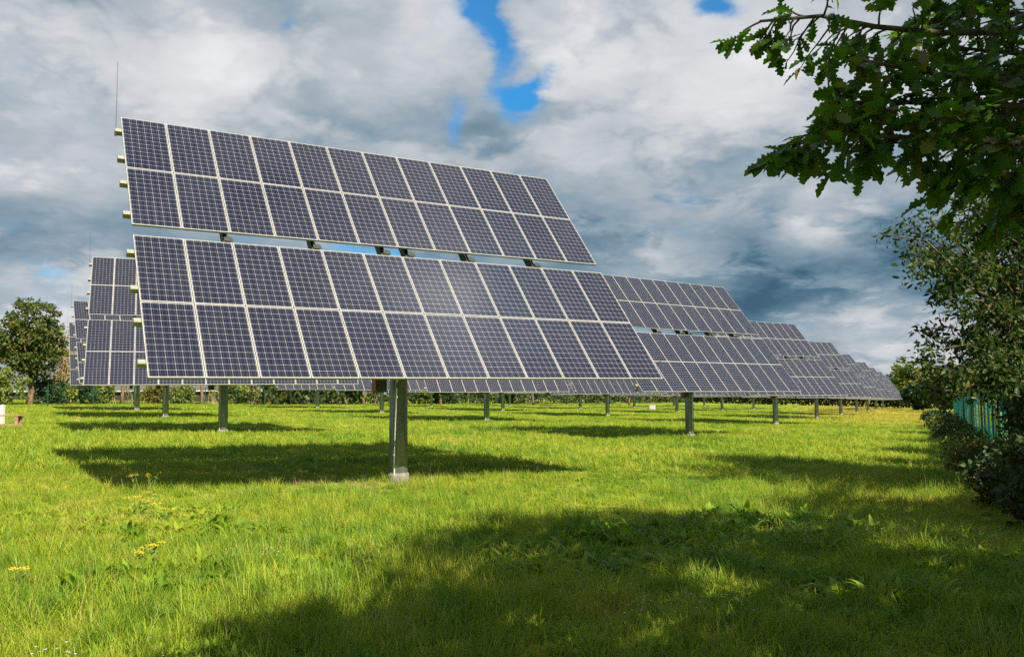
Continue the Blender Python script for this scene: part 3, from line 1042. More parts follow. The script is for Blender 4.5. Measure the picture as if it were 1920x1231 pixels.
def build_grass():
    co = []; t_ = []; hue = []; var = []; quads = []; tris = []
    for k_, rows in enumerate(TUFTS):
        for vs, ts, hs, fs in rows:
            o = len(co)
            co += [tuple(p) for p in vs]; t_ += ts; hue += hs; var += [k_ + 1] * len(vs)
            for f in fs:
                if f[-1] == f[-2]:
                    tris.append([q + o for q in f[:3]])
                else:
                    quads.append([q + o for q in f])
    nt = len(co)
    # scatter
    bands = [(4.2, 9, 125), (9, 14, 90), (14, 22, 48), (22, 40, 15), (40, 70, 5.5), (70, 130, 2.0), (130, 230, 0.5)]
    X = []; Y = []
    for d0, d1, dens in bands:
        half = R(40)
        n = int(half * (d1 ** 2 - d0 ** 2) * dens)
        rr = np.sqrt(rng.random(n) * (d1 ** 2 - d0 ** 2) + d0 ** 2)
        aa = (rng.random(n) * 2 - 1) * half
        X.append(rr * np.sin(aa)); Y.append(rr * np.cos(aa))
    x = np.concatenate(X); y = np.concatenate(Y)
    dist = np.hypot(x, y)
    hn = value_noise(x + 500, y + 500, 2.3, 1) * 0.6 + value_noise(x + 300, y + 500, 0.7, 2) * 0.4
    h2 = value_noise(x + 500, y + 500, 1.1, 3)
    # the sward thins out a little: hollows between the clumps
    keep = rng.random(len(x)) < np.where(dist < 22, 0.55 + 0.75 * hn, 1.0)
    px_, py_ = O_.x, O_.y
    for i_, j_ in TRACKERS:
        q = O_ + A_ * i_ + B_ * j_
        keep &= np.hypot(x - q.x, y - q.y) > 0.21
    x, y, dist, hn, h2 = x[keep], y[keep], dist[keep], hn[keep], h2[keep]
    n = len(x)
    pick = rng.integers(1, 5, n)
    r1 = rng.random(n)
    pick = np.where((h2 > 0.66) & (r1 < 0.5), 5, pick)
    pick = np.where((h2 < 0.40) & (r1 < np.where(dist < 9, 0.65, 0.4)), 6, pick)
    pick = np.where(r1 > 0.990, 7, pick)
    wf = value_noise(x + 200, y + 900, 1.9, 9)
    pick = np.where((wf > 0.86) & (r1 > 0.55) & (r1 < 0.60), 8, pick)
    # straw round the foot of the nearest pole and in a few dry spots
    foot = np.exp(-(((x + 3.2) / 1.1) ** 2 + ((y - 16.0) / 0.55) ** 2))
    pick = np.where(r1 < foot * 0.75, 7, pick)
    wd = value_noise(x + 120, y + 330, 1.5, 14)
    pick = np.where((dist < 13) & (wd > 0.60) & (r1 > 0.62) & (r1 < 0.86), rng.integers(15, 17, n), pick)
    pick = np.where((value_noise(x + 700, y + 130, 1.3, 17) > 0.72) & (r1 > 0.45) & (r1 < 0.56), 17, pick)
    midd = (dist > 19 + 3 * rng.random(n))
    pick = np.where(midd, rng.integers(9, 12, n), pick)
    pick = np.where(midd & (wf > 0.84) & (r1 > 0.9), 14, pick)
    pick = np.where(dist > 58 + 10 * rng.random(n), rng.integers(12, 14, n), pick)
    sc = 0.75 + 0.5 * rng.random(n)
    hs = sc * (0.55 + 0.85 * hn)
    hs = np.where(dist > 60, hs * 0.8, hs)
    lush = (x > -3 + y * 0.12) & (y < 16)          # ranker growth under the trees
    hs = np.where(lush, hs * 1.2, hs)
    hs = np.where((rng.random(n) < 0.10) & (h2 > 0.45), hs * 1.55, hs)
    z = np.array([g(a, b) for a, b in zip(x, y)])
    pts = np.stack([x, y, z], 1)
    allco = np.concatenate([np.array(co), pts])
    N_ = len(allco)
    A = {'variant': np.concatenate([np.array(var), np.zeros(n, int)]).astype(np.int32),
         'pick': np.concatenate([np.zeros(nt, int), pick]).astype(np.int32),
         't': np.concatenate([np.array(t_, float), np.zeros(n)]),
         'hue': np.concatenate([np.array(hue, float), np.zeros(n)]),
         'rv': np.concatenate([np.zeros(nt), rng.random(n)]),
         'rot': np.concatenate([np.zeros((nt, 3)), np.stack([rng.normal(0, .07, n), rng.normal(0, .07, n), rng.random(n) * 6.283], 1)]),
         'scl': np.concatenate([np.ones((nt, 3)), np.stack([sc, sc, hs], 1)])}
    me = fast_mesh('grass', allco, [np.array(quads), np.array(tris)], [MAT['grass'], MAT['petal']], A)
    nq = len(quads)
    mi = np.zeros(nq + len(tris), np.int32)
    hq = np.array(hue)[np.array(quads)[:, 0]]
    mi[:nq] = (hq > 1.5)
    me.polygons.foreach_set('material_index', mi)
    ob = tag(link('grass', me), 'long uneven green and yellow meadow grass covering the field', 'grass', kind='stuff')
    ng = bpy.data.node_groups.new('scatter_tufts', 'GeometryNodeTree')
    ng.interface.new_socket('Geometry', in_out='INPUT', socket_type='NodeSocketGeometry')
    ng.interface.new_socket('Geometry', in_out='OUTPUT', socket_type='NodeSocketGeometry')
    t = NT(ng)
    gi = t.node('NodeGroupInput'); go = t.node('NodeGroupOutput')

    def named(nm, typ):
        nd = t.node('GeometryNodeInputNamedAttribute', data_type=typ)
        nd.inputs['Name'].default_value = nm
        return nd.outputs[0]

    def eq(a, k_):
        nd = t.node('FunctionNodeCompare', data_type='INT', operation='EQUAL')
        ins = [s_ for s_ in nd.inputs if s_.type == 'INT']
        t.l.new(a, ins[0]); ins[1].default_value = k_
        return nd.outputs[0]
    v_ = named('variant', 'INT'); p_ = named('pick', 'INT'); ro = named('rot', 'FLOAT_VECTOR'); sl = named('scl', 'FLOAT_VECTOR')

    def only(k_):
        nd = t.node('GeometryNodeSeparateGeometry', domain='POINT')
        t.l.new(gi.outputs[0], nd.inputs[0]); t.l.new(eq(v_, k_), nd.inputs[1])
        return nd.outputs[0]
    base = only(0)
    jn = t.node('GeometryNodeJoinGeometry')
    for k_ in range(1, len(TUFTS) + 1):
        ip = t.node('GeometryNodeInstanceOnPoints')
        t.l.new(base, ip.inputs['Points'])
        t.l.new(eq(p_, k_), ip.inputs['Selection'])
        t.l.new(only(k_), ip.inputs['Instance'])
        t.l.new(ro, ip.inputs['Rotation']); t.l.new(sl, ip.inputs['Scale'])
        t.l.new(ip.outputs[0], jn.inputs[0])
    t.l.new(jn.outputs[0], go.inputs[0])
    md = ob.modifiers.new('tufts', 'NODES')
    md.node_group = ng


build_grass()


# ------------------------------------------------------------------ oak overhead: trunk beside the camera, two boughs hanging into view
def spray(Pl, leaves, twigs, n_side, side_len, per, size):
    """side twigs along a bough polyline with oak leaves gathered at their ends"""
    Pl = [Vector(p) for p in Pl]
    seg = len(Pl) - 1
    for k_ in range(n_side):
        s_ = (k_ + random.random()) / n_side
        f = s_ * seg
        i = min(int(f), seg - 1)
        p = Pl[i].lerp(Pl[i + 1], f - i)
        d = (Pl[i + 1] - Pl[i]).normalized()
        sd = Vector((random.gauss(0, 1), random.gauss(0, 1), random.gauss(-0.12, 0.55)))
        sd = (sd - d * sd.dot(d)).normalized() + d * random.uniform(0.2, 0.9)
        L_ = side_len * random.uniform(0.35, 1.1)
        e = p + sd.normalized() * L_
        e.z -= 0.10 * L_
        tw = bend(p, e, 0.04 * L_, 4, 0.04)
        twigs.tube(tw, [0.006, 0.005, 0.004, 0.003, 0.002], 5)
        nl = max(4, int(per * random.uniform(0.6, 1.3)))
        for q in range(nl):
            u = 1 - 0.75 * random.random() ** 1.6
            pp = tw[0].lerp(tw[-1], u)
            dd = (tw[-1] - tw[0]).normalized() * 0.7 + Vector((random.gauss(0, .7), random.gauss(0, .7), random.gauss(-0.28, .45)))
            nn = Vector((random.gauss(0, .5), random.gauss(0, .5), 1))
            leaves.append((pp, dd, nn, size * random.uniform(0.65, 1.2)))


def build_oak():
    bx, by = 6.3, 2.6
    root = empty('oak_tree', (bx, by, g(bx, by)))
    tag(root, 'big dark oak whose lobed-leaf boughs hang into the upper right corner', 'tree', 'trees along the boundary fence')
    B0 = Vector(root.location)
    tb = MB()
    leaves = []
    # trunk and main limbs, outside the picture to the right
    top = Vector((0.2, 0.2, 8.0))
    tp = bend((0, 0, -0.2), top, 0, 8, 0.012)
    tb.tube(tp, [0.40, 0.33, 0.30, 0.27, 0.24, 0.19, 0.14, 0.08, 0.04], 14)
    boughs = [
        # (points seen as px, py, distance ahead) then how densely leaved
        ([(2100, -20, 4.3), (1900, 60, 4.2), (1760, 62, 4.1), (1640, 50, 4.0), (1540, 30, 3.95), (1425, 40, 3.9)], 34, 0.26, 8),
        ([(2100, 120, 4.0), (1880, 150, 3.9), (1760, 140, 3.8), (1680, 125, 3.75), (1600, 110, 3.7)], 20, 0.20, 8),
        ([(2150, 240, 3.6), (1920, 268, 3.6), (1800, 262, 3.55), (1700, 258, 3.5), (1580, 250, 3.45), (1460, 275, 3.4)], 60, 0.22, 9),
        ([(2100, 190, 3.9), (1900, 200, 3.85), (1780, 195, 3.8), (1660, 190, 3.75), (1540, 195, 3.7)], 40, 0.22, 9),
        ([(2100, 40, 4.6), (1950, 30, 4.6), (1850, 20, 4.5), (1740, 10, 4.4)], 34, 0.32, 9),
        ([(2150, 330, 4.2), (1960, 320, 4.1), (1880, 330, 4.0), (1790, 335, 3.95)], 34, 0.26, 9),
        ([(2150, 110, 4.8), (1980, 110, 4.8), (1900, 100, 4.7), (1800, 90, 4.6)], 40, 0.34, 10),
        ([(2150, 240, 4.8), (1990, 220, 4.7), (1900, 210, 4.6), (1790, 215, 4.5)], 44, 0.34, 10),
        ([(2150, 370, 4.6), (2000, 370, 4.4), (1930, 370, 4.3), (1870, 375, 4.2)], 14, 0.24, 8),
    ]
    for pts, n_side, sl, per in boughs:
        Pl = [at(*p) - B0 for p in pts]
        st = tp[random.choice((3, 4))]
        lp = bend(st, Pl[0], 0.10, 5, 0.02)
        full = lp[:-1] + Pl
        rr = [0.075 - 0.055 * min(1, i / (len(lp) - 1)) - 0.016 * max(0, (i - len(lp) + 1) / len(Pl)) for i in range(len(full))]
        tb.tube(full, rr, 8)
        spray(Pl, leaves, tb, int(n_side * 1.3), sl, per, 0.10)
    L_ = np.array([(*p, *d, *n, s_) for p, d, n, s_ in leaves])
    tint = rng.random(len(L_)) ** 1.2
    link('hanging_foliage', leaves_mesh('hanging_foliage', 'oak', L_[:, 0:3], L_[:, 3:6], L_[:, 6:9], L_[:, 9], MAT['oak'], tint), root)
    # the crown itself, above and beside the camera (it throws the big shadow)
    nc = 430
    u = unit(nc)
    cc = np.array((0.5, -0.4, 6.1)); cr = np.array((3.7, 4.1, 2.7))
    cl = cc + u * cr * (0.35 + 0.65 * rng.random((nc, 1)) ** 0.6)
    Pp, Dd, Nn = cluster_leaves(cl, 0.42, 42)
    W_ = Pp + np.array(B0)
    dy_ = W_ - np.array((0, 0, CAM_Z))
    fw = dy_ @ np.array(FW)
    sx = 960 + F_PX * (dy_ @ np.array(RT)) / np.maximum(fw, 0.05)
    sy = 615.5 - F_PX * (dy_ @ np.array(UP)) / np.maximum(fw, 0.05)
    far_ok = (fw < 0.3) | (sx > 1960) | (sy < -40) | ((sx > 1850) & (sy < 240))
    far_ok &= np.linalg.norm(dy_, axis=1) > 1.6
    Pp, Dd, Nn = Pp[far_ok], Dd[far_ok], Nn[far_ok]
    for k_ in rng.permutation(nc)[:34]:
        e = Vector(cl[k_])
        we = np.array(e) + np.array(B0) - np.array((0, 0, CAM_Z))
        f_ = we @ np.array(FW)
        if f_ > 0.3 and 960 + F_PX * (we @ np.array(RT)) / f_ < 1960 and 615 - F_PX * (we @ np.array(UP)) / f_ > -60:
            continue
        i = random.randrange(3, 7)
        tb.tube(bend(tp[i], e, 0.15, 5, 0.03), [0.10, 0.08, 0.06, 0.04, 0.025, 0.012], 7)
    link('crown', leaves_mesh('crown', 'clump', Pp, Dd, Nn, 0.15 * (0.7 + 0.6 * rng.random(len(Pp))), MAT['oak']), root)
    tb.build('trunk', MAT['oaktwig'], root, smooth=True)


build_oak()


# ------------------------------------------------------------------ sallow in the hedge at the right, and the trees and bushes along the fence
def hedge_tree(name, loc, limb_ends, leafkind, size, mat, per, clus, trunk_r, label, cat, group, extra=None, sub=9):
    """tree given by where its limbs end; every limb carries sub-twigs with leaves"""
    root = empty(name, loc)
    tag(root, label, cat, group)
    B0 = Vector(loc)
    tb = MB()
    tops = []
    for s_ in range(3):
        e = Vector((random.uniform(-.5, .5), random.uniform(-.5, .5), random.uniform(3.0, 5.0)))
        t_ = bend((random.uniform(-.12, .12), random.uniform(-.12, .12), -0.15), e, 0, 6, 0.02)
        tb.tube(t_, [trunk_r * (1 - 0.8 * i / 6) for i in range(7)], 8)
        tops.append(t_)
    cs = []; rs = []
    for e, r_ in limb_ends:
        e = Vector(e) - B0
        t_ = random.choice(tops)
        st = t_[random.randrange(1, 5)]
        lp = bend(st, e, 0.08 * (e - st).length, 7, 0.03)
        tb.tube(lp, [0.35 * trunk_r * (1 - 0.92 * i / 7) + 0.003 for i in range(8)], 6)
        for k_ in range(sub):
            f = 1 - 0.62 * random.random() ** 1.3
            i = min(int(f * 7), 6)
            p = lp[i].lerp(lp[i + 1], f * 7 - i)
            q = p + Vector((random.gauss(0, 1), random.gauss(0, 1), random.gauss(-.1, .8))).normalized() * r_ * random.uniform(0.4, 1.1)
            tb.tube(bend(p, q, 0, 3, 0.05), [0.008, 0.006, 0.004, 0.002], 4)
            for m_ in range(3):
                cs.append(p.lerp(q, 0.4 + 0.3 * m_)); rs.append(clus)
    Pp, Dd, Nn = cluster_leaves(np.array([tuple(c) for c in cs]), np.array(rs), per, 0.5, 0.15)
    if extra is not None:
        ec, er, en, eper, ecr = extra
        u = unit(en)
        cl = np.array(ec) - np.array(B0) + u * np.array(er) * (rng.random((en, 1)) ** 0.45)
        P2, D2, N2 = cluster_leaves(cl, ecr, eper, 0.6, 0.2)
        Pp = np.concatenate([Pp, P2]); Dd = np.concatenate([Dd, D2]); Nn = np.concatenate([Nn, N2])
    ok = Pp[:, 2] > 0.05
    Pp, Dd, Nn = Pp[ok], Dd[ok], Nn[ok]
    tb.build('trunk', MAT['bark'], root, smooth=True)
    link('crown', leaves_mesh('crown', leafkind, Pp, Dd, Nn, size * (0.65 + 0.7 * rng.random(len(Pp))), mat), root)
    return root


GT = 'trees along the boundary fence'
sl = Vector((10.9, 15.8, g(10.9, 15.8)))
ends = [(at(1655, 440, 14.2), 0.55), (at(1700, 455, 14.6), 0.61), (at(1690, 415, 15.7), 0.49), (at(1760, 420, 14.7), 0.73), (at(1745, 495, 14.2), 0.55), (at(1800, 470, 14.5), 0.73),
        (at(1780, 560, 14.0), 0.49), (at(1770, 610, 14.5), 0.49), (at(1760, 655, 14.0), 0.49), (at(1775, 690, 14.0), 0.49), (at(1800, 620, 14.5), 0.61), (at(1830, 560, 14.2), 0.61),
        (at(1850, 420, 15.0), 0.85), (at(1790, 390, 15.2), 0.61), (at(1840, 660, 14.5), 0.67), (at(1900, 640, 14.5), 0.73), (at(1880, 520, 14.5), 0.73), (at(1765, 730, 13.5), 0.37),
        (at(1820, 710, 14.0), 0.55), (at(1880, 710, 14.0), 0.61), (at(1920, 440, 15.0), 0.85), (at(1820, 360, 15.5), 0.73), (at(1900, 340, 15.7), 0.85)]
hedge_tree('sallow_tree', sl, ends, 'ellipse', 0.108, MAT['willow'], 23, 0.25, 0.15,
           'small-leaved tree behind the oak boughs, reaching out over the fence at the right', 'tree', GT,
           extra=((11.2, 16.2, 4.9), (2.0, 2.4, 3.1), 760, 44, 0.42), sub=9)

sh = [((9.9, 7.4), 7.2, 2.7, 'oak', 'leafy tree beside the oak, just outside the frame'),
      ((4.5, -1.9), 8.6, 2.4, 'oak', 'leafy tree behind the camera'),
      ((12.2, 14.2), 9.2, 2.3, 'oak', 'tall leafy tree behind the sallow, outside the frame'),
      ((9.0, -1.0), 8.0, 3.0, 'oak', 'leafy tree behind the oak, outside the frame')]
for (x, y), h_, r_, mk, lab in sh:
    crown_tree('hedge_tree', (x, y, g(x, y)), h_, (0, 0, h_ * 0.62), (r_, r_, h_ * 0.38), 'clump', 0.17, 240, 42, 0.5, MAT[mk], MAT['bark'], 0.17, lab, 'tree', GT, limbs=10, shell=0.4)

# further along the fence, seen through and over it
FENCE0 = Vector((1.9, 0.0)); FDIR = Vector((9.8533, 20.1523)).normalized()


def fence_pt(s_, off=0.0):
    """metres along the fence and metres to its outer side"""
    p = FENCE0 + FDIR * s_ + Vector((FDIR.y, -FDIR.x)) * off
    return p.x, p.y


FAR_TREES = [(23.0, 1.0, 4.6, 1.5, 'bramble', 'dark small tree over the near end of the teal fence'),
             (29.0, 1.6, 5.2, 1.9, 'darkleaf', 'dark bushy tree over the teal fence, second from its near end'),
             (37.0, 2.0, 5.4, 2.2, 'bramble', 'dark tree over the middle of the teal fence'),
             (47.0, 2.6, 5.6, 2.4, 'treeleaf', 'lighter green tree over the far half of the teal fence'),
             (60.0, 3.0, 6.0, 2.8, 'darkleaf', 'dark tree near the far end of the teal fence')]
for s_, off, h_, r_, mk, lab in FAR_TREES:
    x, y = fence_pt(s_, off)
    crown_tree('hedge_tree', (x, y, g(x, y)), h_, (0, 0, h_ * 0.58), (r_, r_, h_ * 0.42), 'broad', 0.13 if s_ < 40 else 0.19, 120, 44, 0.42, MAT[mk], MAT['bark'], 0.10, lab, 'tree', GT, limbs=9, shell=0.45)

BUSH = [(12.6, 0.0, 0.95, 0.85, 'dark bramble bush at the right edge, nearest the camera'),
        (14.8, -0.40, 0.75, 0.72, 'dark bramble bush at the right edge, second from the camera'),
        (16.6, -0.05, 0.85, 0.72, 'dark leafy bush below the trees, third from the camera'),
        (18.4, -0.50, 0.70, 0.52, 'dark leafy bush in front of the near end of the teal fence'),
        (21.5, -0.60, 0.75, 0.48, 'low bush with some brown leaves in front of the teal fence'),
        (27.0, -0.70, 0.75, 0.42, 'low pale green bush at the foot of the teal fence'),
        (20.3, 0.9, 1.15, 1.75, 'tall dark bush filling the right edge beside the teal fence'),
        (22.6, 0.8, 1.0, 1.9, 'tall dark bush against the near end of the teal fence'),
        (34.0, -0.70, 0.70, 0.42, 'small bush at the foot of the teal fence, beyond the pale green one'),
        (43.0, -0.9, 0.9, 0.45, 'bush halfway along the foot of the teal fence'),
        (56.0, -1.1, 1.1, 0.55, 'bush at the foot of the far half of the teal fence'),
        (74.0, -1.2, 1.3, 0.65, 'bush at the far end of the teal fence, farthest from the camera')]
for n_, (s_, off, r_, h_, lab) in enumerate(BUSH):
    x, y = fence_pt(s_, off)
    crown_tree('bramble_bush', (x, y, g(x, y)), h_ * 1.6, (0, 0, h_ * 0.75), (r_, r_ * 1.25, h_ * 0.85), 'broad', (0.10, 0.095, 0.11, 0.085, 0.085, 0.07, 0.11, 0.11, 0.08, 0.1, 0.12, 0.15)[n_], 170 if n_ in (6, 7) else 120, 36, 0.28,
               MAT[('bramble', 'bramble', 'darkleaf', 'willow', 'autumn', 'limeleaf', 'bramble', 'darkleaf', 'treeleaf', 'bramble', 'treeleaf', 'darkleaf')[n_]], MAT['bark'], 0.02, lab, 'bush', 'bushes along the fence', limbs=14, shell=0.5, twigs=False, trunk_top=(0, 0, h_ * 0.9))


# teal slatted fence
def build_fence():
    x0, y0 = fence_pt(6.0)
    root = empty('teal_fence', (x0, y0, g(x0, y0)))
    tag(root, 'teal wire fence with vertical privacy strips running along the right edge of the meadow', 'fence')
    B0 = Vector(root.location)
    nrm = Vector((FDIR.y, -FDIR.x, 0))
    s_ = 6.0
    n = 0
    while s_ < 92:
        x, y = fence_pt(s_)
        b = Vector((x, y, g(x, y))) - B0
        pm = MB()
        rot = Matrix.Rotation(math.atan2(FDIR.y, FDIR.x), 3, 'Z')
        pm.box(b + Vector((0, 0, 1.0)), (0.06, 0.05, 2.1), rot)
        pm.box(b + Vector((0, 0, 2.06)), (0.07, 0.06, 0.03), rot)
        pm.build('fence_post', MAT['green_post'], root)
        x2, y2 = fence_pt(s_ + 2.5)
        e = Vector((x2, y2, g(x2, y2))) - B0
        sm = MB()
        k_ = 0
        u = 0.08
        while u < 2.40:
            wd = random.uniform(0.15, 0.20)
            c = b.lerp(e, (u + wd / 2) / 2.5)
            if random.random() < 0.93:
                sm.box(c + Vector((0, 0, 1.0)) + nrm * random.uniform(-0.012, 0.012), (wd, 0.004, 1.92), rot)
            u += wd + 0.018
        if s_ > 23.0:
            sm.build('privacy_strip_panel', MAT['teal'], root)
        wm = MB()
        for z in np.arange(0.1, 2.0, 0.2):
            wm.tube([b + Vector((0, 0, z)) - nrm * 0.03, e + Vector((0, 0, z)) - nrm * 0.03], 0.004, 4)
        wm.build('wire_panel', MAT['green_post'], root)
        s_ += 2.5


build_fence()

# ------------------------------------------------------------------ left: boundary with wire fence, trees, shrubs and a long low shed
GH = 'shrubs along the back boundary'
GB = 'trees along the back boundary'


def gpt(px, Y):
    v = ray(px, 740)
    x = v.x / v.y * Y
    return x, Y, g(x, Y)


lt = gpt(56, 84)
crown_tree('maple_tree', lt, 10.5, (-0.1, 0, 6.3), (3.2, 3.0, 4.4), 'clump', 0.25, 260, 40, 0.55, MAT['treeleaf'], MAT['barkbrown'], 0.33,
           'broad leafy tree with a brown forked trunk at the left edge', 'tree', GB, limbs=16, shell=0.5, trunk_top=(0.3, 0, 5.5))
lt = gpt(-40, 92)
crown_tree('maple_tree', lt, 9, (0, 0, 5.6), (3.0, 3.0, 3.6), 'clump', 0.36, 150, 30, 0.62, MAT['autumn'], MAT['barkbrown'], 0.25,
           'tree with yellowing leaves cut off by the left edge', 'tree', GB, limbs=12, shell=0.5)
for n_, (px, Y, h_, lab) in enumerate([(112, 95, 8.6, 'bare pale thicket tree between the left tree and the solar trackers'), (132, 99, 7.8, 'bare pale thicket tree touching the leftmost solar tracker')]):
    p = gpt(px, Y)
    root = empty('bare_tree', p)
    tag(root, lab, 'tree', GB)
    tb = MB()
    cs = []
    for k_ in range(26):
        e = Vector((random.gauss(0, 1.1), random.gauss(0, 0.8), h_ * random.uniform(0.55, 1.0)))
        st = Vector((random.gauss(0, .3), random.gauss(0, .3), -0.1))
        lp = bend(st, e, 0, 6, 0.03)
        tb.tube(lp, [0.05 * (1 - 0.8 * i / 6) for i in range(7)], 5)
        for q in range(9):
            f = random.uniform(0.3, 1)
            i = min(int(f * 6), 5)
            a = lp[i].lerp(lp[i + 1], f * 6 - i)
            b = a + Vector((random.gauss(0, .5), random.gauss(0, .5), random.uniform(0.1, 0.9)))
            tb.tube([a, a.lerp(b, .5) + Vector((0, 0, .05)), b], [0.018, 0.012, 0.006], 4)
            if random.random() < 0.45:
                cs.append(tuple(b))
    tb.build('trunk', MAT['twig'], root)
    Pp, Dd, Nn = cluster_leaves(np.array(cs), 0.45, 9)
    link('crown', leaves_mesh('crown', 'clump', Pp, Dd, Nn, 0.20, MAT['autumn']), root)

TRUNKS = [(230, 97, 10, 'treeleaf', 'brown trunked tree behind the left trackers, left of the slender one'), (258 + 250, 112, 9, 'treeleaf', 'slender tree behind the boundary fence left of the nearest pole'),
          (682, 120, 10, 'autumn', 'tree with orange brown trunk just left of the nearest pole'), (826, 138, 9, 'treeleaf', 'tree behind the back row just right of the nearest pole'),
          (378, 104, 9, 'treeleaf', 'tree behind the boundary fence left of the second nearest pole'), (1000, 158, 9, 'darkleaf', 'tree in the far hedge below the middle of the panels'),
          (1180, 176, 8, 'treeleaf', 'tree in the far hedge behind the second row')]
for px, Y, h_, mk, lab in TRUNKS:
    p = gpt(px, Y)
    crown_tree('maple_tree', p, h_, (0, 0, h_ * 0.66), (2.6, 2.6, h_ * 0.34), 'clump', 0.42, 90, 26, 0.7, MAT[mk], MAT['barkbrown'], 0.22, lab, 'tree', GB, limbs=8, shell=0.5)

SHRUB = [(2, 80, 3.6, 2.2, 'limeleaf', 'yellow green bush at the left edge behind the bench'), (92, 86, 2.6, 1.9, 'darkleaf', 'dark glossy shrub right of the left tree trunk'),
         (122, 90, 2.2, 1.3, 'limeleaf', 'pale shrub in front of the bare thicket'), (152, 92, 2.5, 1.7, 'darkleaf', 'dark round shrub under the corner of the left trackers'),
         (188, 95, 2.2, 1.2, 'limeleaf', 'yellowish shrub with pale canes under the left trackers'), (290, 99, 2.3, 1.5, 'autumn', 'brownish shrub behind the poles on the left'),
         (338, 102, 2.4, 1.7, 'limeleaf', 'light green shrub left of the pole of the left tracker'), (446, 108, 2.8, 1.9, 'limeleaf', 'tall lime green shrub right of the pole of the left tracker'),
         (432, 110, 2.6, 1.4, 'darkleaf', 'dark shrub beside the lime green one'), (500, 113, 2.0, 1.2, 'darkleaf', 'dark shrub in front of the shed'),
         (566, 116, 2.7, 2.1, 'darkleaf', 'dark shrub in front of the right end of the shed'), (535, 113, 1.7, 1.3, 'limeleaf', 'low yellow shrub in front of the shed'),
         (640, 122, 2.4, 1.8, 'treeleaf', 'green shrub past the end of the shed'), (655, 124, 2.6, 1.6, 'darkleaf', 'dark shrub past the end of the shed'),
         (790, 136, 3.0, 2.0, 'limeleaf', 'light green shrub just right of the nearest pole'), (835, 140, 2.8, 2.2, 'darkleaf', 'dark shrub right of the nearest pole')]
for px, Y, h_, r_, mk, lab in SHRUB:
    p = gpt(px, Y)
    crown_tree('shrub', p, h_, (0, 0, h_ * 0.5), (r_, r_, h_ * 0.52), 'clump', 0.24, 60, 30, 0.40, MAT[mk], MAT['twig'], 0.05, lab, 'shrub', GH, limbs=8, shell=0.55, twigs=False)


CANES = [(196, 96, 2.9, 'clump of pale upright canes left of the second nearest pole'), (306, 100, 2.4, 'clump of thin brown canes between the two left poles'),
         (400, 106, 3.0, 'clump of brown canes behind the pole of the left tracker'), (480, 111, 2.8, 'clump of canes in front of the dark shed wall'),
         (538, 113, 3.0, 'clump of yellowish canes near the right end of the shed'), (610, 119, 3.0, 'clump of brown canes at the right end of the shed'),
         (700, 126, 3.2, 'clump of brown canes just left of the nearest pole'), (250, 98, 2.6, 'low clump of canes behind a slim trunk')]
for px, Y, h_, lab in CANES:
    p = gpt(px, Y)
    root = empty('cane_thicket', p)
    tag(root, lab, 'thicket', GH)
    tb = MB(); cs = []
    for k_ in range(22):
        b = Vector((random.gauss(0, .55), random.gauss(0, .4), -0.05))
        e = b + Vector((random.gauss(0, .5), random.gauss(0, .4), h_ * random.uniform(0.5, 1.0)))
        lp = bend(b, e, 0, 4, 0.03)
        tb.tube(lp, [0.035, 0.03, 0.025, 0.018, 0.01], 5)
        for f in (0.5, 0.7, 0.9):
            if random.random() < 0.5:
                cs.append(tuple(b.lerp(e, f)))
    tb.build('stem', MAT['twig'], root)
    Pp, Dd, Nn = cluster_leaves(np.array(cs), 0.35, 12)
    link('foliage', leaves_mesh('foliage', 'clump', Pp, Dd, Nn, 0.16, MAT[random.choice(('limeleaf', 'autumn', 'treeleaf'))]), root)


def long_hedge(name, pts, h_, thick, mat, n, size, label, dip=0.35):
    """far hedge that reads as one dark mass: leaves over a ragged bank"""
    P0 = Vector((pts[0][0], pts[0][1], g(*pts[0])))
    Pp = []
    segl = [math.dist(pts[i], pts[i + 1]) for i in range(len(pts) - 1)]
    tot = sum(segl)
    for i in range(len(pts) - 1):
        m_ = int(n * segl[i] / tot)
        f = rng.random(m_)
        x = pts[i][0] + (pts[i + 1][0] - pts[i][0]) * f; y = pts[i][1] + (pts[i + 1][1] - pts[i][1]) * f
        top = h_ * (1 - dip + 2 * dip * value_noise(x + 900, y + 900, 4.5, 21 + i) * 0.7 + dip * 0.6 * value_noise(x + 900, y + 900, 1.5, 31 + i))
        z = top * rng.random(m_) ** 0.7
        dx_, dy_ = rng.normal(0, thick, m_), rng.normal(0, thick, m_)
        gz = np.array([g(a, b) for a, b in zip(x, y)])
        Pp.append(np.stack([x + dx_, y + dy_, gz + z], 1))
    Pp = np.concatenate(Pp) - np.array(P0)
    Dd = unit(len(Pp)); Nn = unit(len(Pp)) + np.array((0, 0, .6))
    o = link(name, leaves_mesh(name, 'clump', Pp, Dd, Nn, size * (0.6 + 0.8 * rng.random(len(Pp))), mat))
    o.location = P0
    return tag(o, label, 'hedge')


def lattice(i, j):
    q = O_ + A_ * i + B_ * j
    return q.x, q.y


long_hedge('boundary_hedge', [lattice(0.9, 4.05), lattice(4.5, 4.05), lattice(9.9, 4.0)], 3.3, 0.9, MAT['hedgeleaf'], 15000, 0.5, 'dark green boundary hedge behind the back row of trackers')
long_hedge('boundary_hedge', [lattice(10.2, 4.2), lattice(10.2, 2), lattice(10.2, 0), lattice(10.2, -1.1)], 4.0, 1.1, MAT['hedgeleaf'], 14000, 0.55, 'dark far hedge closing the meadow behind the receding front row')

